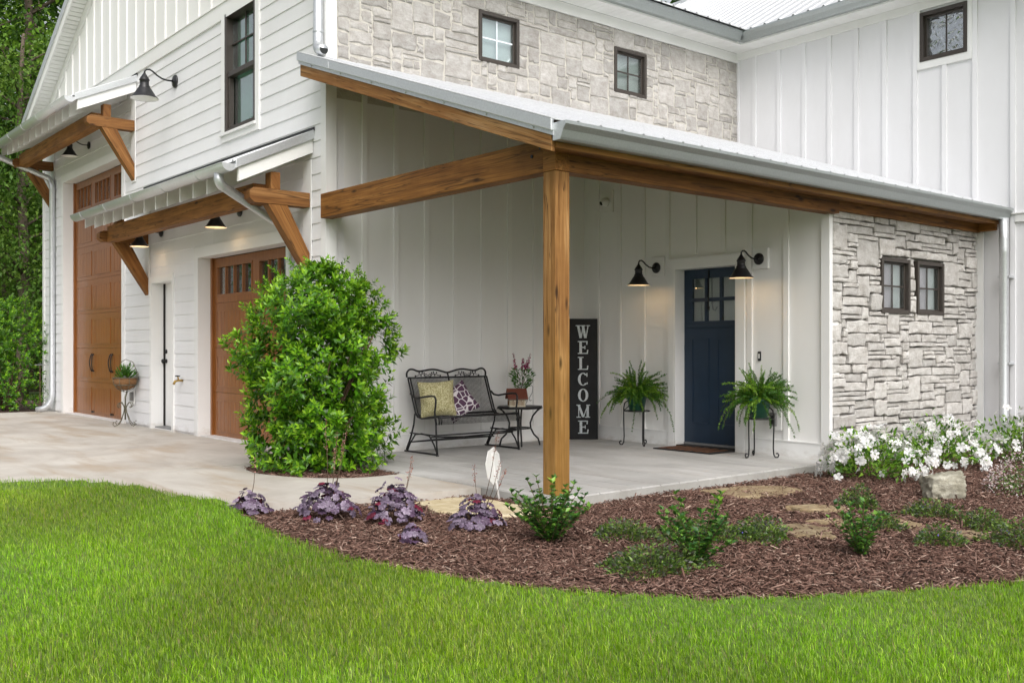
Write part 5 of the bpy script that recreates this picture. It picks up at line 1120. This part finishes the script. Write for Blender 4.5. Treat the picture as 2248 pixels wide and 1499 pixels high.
# flagstones and boulder
M['flagY'] = m_stone('yellow_flagstone', [(.40, .31, .17), (.56, .47, .30), (.64, .57, .42)], lo=.95, hi=1.05)
def flagstone(label, pts, h_=.035, mat='flag'):
    cx, cy = sum(p[0] for p in pts) / len(pts), sum(p[1] for p in pts) / len(pts); r_ = random.Random(len(label)); P = []
    for i, p in enumerate(pts):
        q = pts[(i + 1) % len(pts)]
        for k in range(4): u = k / 4; P.append((p[0] + (q[0] - p[0]) * u + r_.uniform(-.018, .018) - cx, p[1] + (q[1] - p[1]) * u + r_.uniform(-.018, .018) - cy))
    n = len(P); V = [(x_, y_, -.04) for x_, y_ in P] + [(x_, y_, h_ - .012) for x_, y_ in P] + [(x_ * .95, y_ * .95, h_ + r_.uniform(-.002, .002)) for x_, y_ in P] + [(0, 0, h_)]
    F = [(i, (i + 1) % n, n + (i + 1) % n, n + i) for i in range(n)] + [(n + i, n + (i + 1) % n, 2 * n + (i + 1) % n, 2 * n + i) for i in range(n)] + [(2 * n + i, 2 * n + (i + 1) % n, 3 * n) for i in range(n)]
    o = G().add(V, F).build('flagstone', mat); o.location = (cx, cy, mz(cx, cy) - .010); return tag(o, label, 'flagstone', 'stepping stones in the mulch')
flagstone('large yellow flagstone behind the purple plants', [(2.83, -.82), (2.82, -.45), (3.05, -.30), (3.60, -.30), (3.86, -.42), (3.72, -.72), (3.30, -.92)], .055, 'flagY')
flagstone('large olive flagstone beside the porch slab', [(3.76, 1.38), (3.80, 1.85), (4.05, 2.15), (4.30, 2.05), (4.36, 1.62), (4.15, 1.33)])
flagstone('rust coloured flagstone beside a creeping mat', [(5.12, .30), (5.2, .62), (5.42, .66), (5.62, .42), (5.45, .26)])
flagstone('narrow grey flagstone behind the rust one', [(4.72, 1.20), (4.78, 1.42), (5.0, 1.52), (5.12, 1.38), (4.92, 1.18)])
flagstone('pale cracked flagstone left of the round creeping tuft', [(5.10, .86), (5.18, 1.10), (5.42, 1.18), (5.55, 1.0), (5.38, .82)], .03)
flagstone('pale flagstone behind the sparse holly shrub', [(5.40, 1.22), (5.5, 1.45), (5.70, 1.36), (5.86, 1.12), (5.70, .98), (5.52, 1.05)], .03)
flagstone('small tan flagstone far right in the mulch', [(5.92, 1.22), (6.0, 1.40), (6.16, 1.34), (6.22, 1.16), (6.06, 1.12)], .03)
def boulder():
    n = 18; V = []; F = []; idx = {}
    def P(u, v, w_):
        k = (round(u, 3), round(v, 3), round(w_, 3))
        if k not in idx:
            p = Vector((u, v, w_)); rn = p.normalized(); p = p * .78 + rn * .25 * max(abs(u), abs(v), abs(w_)); f_ = 1 + .16 * mnoise.noise(p * 1.7 + Vector((3, 1, 2))) + .09 * mnoise.noise(p * 5) + .14 * round(mnoise.noise(p * 2.6) * 3) / 3
            idx[k] = len(V); V.append((p.x * .140 * f_, p.y * .115 * f_, p.z * .112 * f_ + .08 + (.016 * p.x)))
        return idx[k]
    for ax in range(3):
        for s in (-1, 1):
            for i in range(n):
                for j in range(n):
                    q = []
                    for di, dj in ((0, 0), (1, 0), (1, 1), (0, 1)):
                        c_ = [0, 0, 0]; c_[ax] = s; c_[(ax + 1) % 3] = (i + di) / n * 2 - 1; c_[(ax + 2) % 3] = (j + dj) / n * 2 - 1; q.append(P(*c_))
                    F.append(tuple(q) if s > 0 else tuple(q[::-1]))
    o = G().add(V, F).build('boulder', 'rock', None, True); o.location = (5.16, 2.68, gz(5.16, 2.68)); o.rotation_euler = (0, 0, R(48)); return tag(o, 'rough squarish boulder in front of the white azaleas', 'boulder')
boulder()

# ------------------------------------------------------------------ mulch chips and grass
def chips(name, n, poly, box, zf, lab, near=False):
    x = nrng.uniform(box[0], box[1], n * 3); y = nrng.uniform(box[2], box[3], n * 3); k = in_poly(x, y, poly); d = np.hypot(x - CAM.x, y - CAM.y); k &= nrng.uniform(0, 1, n * 3) < np.clip(1.25 - d / 13, .3, 1); x, y = x[k][:n], y[k][:n]; n = len(x)
    z = np.array([zf(a, b) for a, b in zip(x, y)]) + nrng.uniform(.000, .022, n); yaw = nrng.uniform(0, 6.283, n); pit_ = nrng.normal(0, .30, n); L = nrng.gamma(2.6, .0165, n).clip(.012, .12); W = nrng.uniform(.0035, .0125, n) * (1 + L * 4); Tk = nrng.uniform(.002, .005, n)
    ax = np.stack([np.cos(yaw) * np.cos(pit_), np.sin(yaw) * np.cos(pit_), np.sin(pit_)], 1); sd__ = np.stack([-np.sin(yaw), np.cos(yaw), nrng.normal(0, .35, n)], 1); sd__ /= np.linalg.norm(sd__, axis=1, keepdims=True); up = np.cross(ax, sd__); c = np.stack([x, y, z], 1); V = []
    for sx, w0 in ((-.5, .7), (.5, .45)):
        for sy, su in ((-.5, 0), (.5, 0), (.12, 1)): V.append(c + ax * (L * sx)[:, None] + sd__ * (W * sy * w0 * 1.5)[:, None] + up * (Tk * su)[:, None])
    V = np.stack(V, 1).reshape(-1, 3); b = np.arange(n)[:, None] * 6; F = np.concatenate([b + np.array([q]) for q in ((0, 3, 4), (0, 4, 1), (1, 4, 5), (1, 5, 2), (2, 5, 3), (2, 3, 0), (0, 1, 2), (3, 5, 4))], 0)
    cols = np.array([(.135, .074, .056), (.185, .108, .084), (.085, .046, .035), (.27, .175, .138), (.44, .32, .255), (.21, .125, .098)]); T_ = cols[nrng.choice(6, n, p=[.27, .25, .2, .13, .04, .11])] * nrng.uniform(.75, 1.25, (n, 1))
    return tag(obj(name, fast_mesh(name, V, F, 'chip', np.repeat(T_, 6, 0))), lab, 'mulch', kind='stuff')
chips('mulch_chips', 100000, MULCH, (1.6, 9.4, -2.6, 6.8), mz, 'brown shredded bark mulch covering the bed')
chips('mulch_chips', 4500, BED, (-.05, 1.7, -1.15, -.1), lambda x, y: -.03 + .012 * mnoise.noise((x * 5, y * 5, 1)), 'brown bark mulch under the large bush')

def grass(n):
    xs, ys = [], []; tot = 0; poly = LAWN
    while tot < n:
        m = 400000; d = np.sqrt(nrng.uniform(1.8 ** 2, 10.8 ** 2, m)); d = np.where(nrng.random(m) < .6, nrng.uniform(2.0, 8.4, m), d); th = nrng.uniform(R(50.5 - 46), R(50.5 + 46), m)
        x = CAM.x - np.sin(th) * d; y = CAM.y + np.cos(th) * d; k = in_poly(x + nrng.normal(0, .018, m), y + nrng.normal(0, .018, m), poly); xs.append(x[k]); ys.append(y[k]); tot += k.sum()
    x = np.concatenate(xs)[:n]; y = np.concatenate(ys)[:n]; t_ = np.clip((4.6 - x) / 3.2, 0, 1); z = -.055 + .085 * t_ + .012 * np.sin(x * 1.3) * np.sin(y * 1.1)
    gx, gy = np.floor(x / .07), np.floor(y / .07)
    cl = np.sin(gx * 12.9898 + gy * 78.233) * 43758.5453; cl -= np.floor(cl); lf = .5 + .25 * np.sin(x * 2.1 + 1.3 * np.sin(y * 1.7)) + .25 * np.sin(y * 2.9 + 1.1 * np.sin(x * 2.3 + 2))
    h = nrng.gamma(7, .0036, n) * (.75 + .5 * cl) * .9 + .006; yaw = nrng.uniform(0, 6.283, n) ; ben = nrng.uniform(.05, .75, n) * h; wd = nrng.uniform(.0009, .0018, n); by = yaw + nrng.normal(0, .5, n) + 1.57
    by = np.where(nrng.random(n) < .45, 2.2 + cl * 3.5 + nrng.normal(0, .5, n), by)
    s = np.stack([np.cos(yaw), np.sin(yaw), yaw * 0], 1) * wd[:, None]; b = np.stack([np.cos(by), np.sin(by), by * 0], 1) * ben[:, None]; p = np.stack([x, y, z], 1); hv = np.stack([x * 0, x * 0, h], 1)
    V = np.stack([p - s, p + s, p + hv * .55 + b * .28 + s * .8, p + hv * .55 + b * .28 - s * .8, p + hv * (.98 - .15 * (ben / h)[:, None]) + b], 1).reshape(-1, 3); q = np.arange(n)[:, None] * 5
    F = np.concatenate([q + np.array([k]) for k in ((0, 1, 2), (0, 2, 3), (3, 2, 4))], 0)
    base = np.array([(.14, .28, .006), (.20, .39, .010), (.27, .48, .016), (.43, .58, .07), (.32, .46, .10)]); T_ = base[nrng.choice(5, n, p=[.25, .24, .20, .15, .16])] * (.66 + .52 * lf + .30 * (cl - .5))[:, None] * nrng.uniform(.58, 1.30, (n, 1)) * (1 + (np.sin(x * 1.1 + 2 * np.sin(y * .9)) * np.sin(y * 1.7 + x * .6))[:, None] * np.array([.16, .03, .2])); dry = nrng.random(n) < .035 + .05 * (lf < .25); T_[dry] = np.array([.36, .30, .13]) * nrng.uniform(.7, 1.1, (dry.sum(), 1))
    T5 = np.repeat(T_, 5, 0).reshape(n, 5, 3)
    return tag(obj('lawn_grass', fast_mesh('lawn_grass', V, F, 'grass', T5.reshape(-1, 3))), 'bright green mown lawn in the foreground', 'grass', kind='stuff')
grass(470000)

# ------------------------------------------------------------------ trees
def tree_parts(seed, H, crown_r, crown_lo, nleaf, ls, cols):
    r_ = random.Random(seed); g = G(); lean = (r_.uniform(-.06, .06), r_.uniform(-.06, .06)); tp = [(lean[0] * z_ * H + .1 * math.sin(z_ * 6 + seed), lean[1] * z_ * H + .1 * math.cos(z_ * 5 + seed), z_ * H) for z_ in [k / 10 for k in range(11)]]; g.tube(tp, [H * .018 * (1 - .85 * k / 10) + .02 for k in range(11)], 9); tips = []
    for k in range(26):
        z_ = r_.uniform(crown_lo, .97); b = Vector(tp[0]).lerp(Vector(tp[-1]), z_); b = Vector((lean[0] * b.z + .1 * math.sin(z_ * 6 + seed), lean[1] * b.z + .1 * math.cos(z_ * 5 + seed), b.z)); a = k * 2.4 + r_.uniform(-.4, .4); ln = crown_r * r_.uniform(.55, 1.05) * (1 - .55 * max(0, z_ - .5) * 2 * .8); e = b + Vector((math.cos(a) * ln, math.sin(a) * ln, ln * r_.uniform(.1, .6))); m = b.lerp(e, .5) + Vector((0, 0, ln * .08)); g.tube([b, m, e], [.06 * H / 14, .035 * H / 14, .012], 6)
        for i in range(9):
            q = b.lerp(e, r_.uniform(.35, 1.05)); tips.append(q + Vector((r_.gauss(0, .5), r_.gauss(0, .5), r_.gauss(0, .35))) * (crown_r / 3.5))
    C = np.array([tuple(q) for q in tips]); ci = nrng.integers(0, len(C), nleaf); off = nrng.normal(0, 1, (nleaf, 3)) * np.array([.42, .42, .26]) * crown_r / 3.5; P = C[ci] + off; D = off + np.array([0, 0, -.35]) + nrng.normal(0, .35, (nleaf, 3)); L = nrng.uniform(.7, 1.3, nleaf) * ls
    cc = np.asarray(cols)[nrng.integers(0, len(cols), len(C))]; T_ = cc[ci] * nrng.uniform(.75, 1.25, (nleaf, 1)); V, F = leaf_batch(P, D, rand_dirs(nleaf, 0) + np.array([0, 0, .8]), L, L * .55, .12, .2)
    return g.mesh('trunk', M['bark'], True), fast_mesh('crown', V, F, 'treeleaf', np.repeat(T_, 5, 0))
TC = [(.05, .12, .012), (.075, .17, .016), (.12, .24, .022), (.18, .30, .035), (.035, .09, .010)]
TREES = [tree_parts(3, 15, 4.2, .22, 17000, .17, TC), tree_parts(8, 18, 4.6, .12, 19000, .18, TC), tree_parts(12, 12, 3.6, .10, 15000, .16, [(.07, .15, .02), (.10, .19, .025), (.13, .22, .03)]), tree_parts(17, 5.5, 2.6, .02, 9000, .13, TC)]
def tree(label, k, x_, y_, rz, s, group):
    t = thing('broadleaf_tree', label, 'tree', (x_, y_, -.1), rz, group); t.scale = (s,) * 3; a = obj('trunk', TREES[k][0], t, world=False); b = obj('crown', TREES[k][1], t, world=False); return t
FOREST = [(2, -17.5, 1.2, .3, .75, 'pale green young tree nearest the garage corner, at the left edge'), (0, -21.5, 2.6, 1.1, .95, 'tall tree with bare lower trunk behind the left downspout'), (1, -27, 3.2, 2.0, 1.0, 'dark leafy tree filling the left edge behind the garage'), (0, -24, -.4, 3.0, 1.05, 'tall tree at the far left edge of the woods'),
          (1, -33, 5.4, .7, 1.15, 'darkest tall tree deep in the left woods'), (3, -19.5, 2.9, .5, 1.0, 'low understorey tree at the foot of the left woods'), (3, -26, 4.6, 2.5, 1.3, 'broad understorey tree deep in the left woods'), (1, -40, 3, 4.0, 1.3, 'tree deepest behind the left woods'), (0, -30, 9, 1.9, 1.1, 'tree hidden mostly behind the garage gable'), (3, -34, 3.2, 1.2, 1.5, 'spreading understorey tree far back at left')]
for k, x_, y_, rz, s, lab in FOREST: tree(lab, k, x_, y_, rz, s, 'woods left of the garage')
for k, x_, y_, rz, s, lab in [(1, -20, 27, .4, 1.25, 'tree crown showing above the gutter left of the roof valley'), (2, -14, 30, 1.4, 1.65, 'bright tree crown beside the wing roof ridge'), (0, -27, 24, 2.2, 1.2, 'darker tree behind the garage ridge')]: tree(lab, k, x_, y_, rz, s, 'trees behind the house')
for i, (k, x_, y_, s) in enumerate([(1, -42, -36, 1.1), (0, -30, -46, 1.1), (1, -14, -50, 1.15), (0, 2, -54, 1.1), (1, 22, -48, 1.1), (0, -56, -26, 1.1)]): tree('leafy tree mirrored in the windows, beyond the lawn', k, x_, y_, i * 1.3, s, 'trees across the lawn')
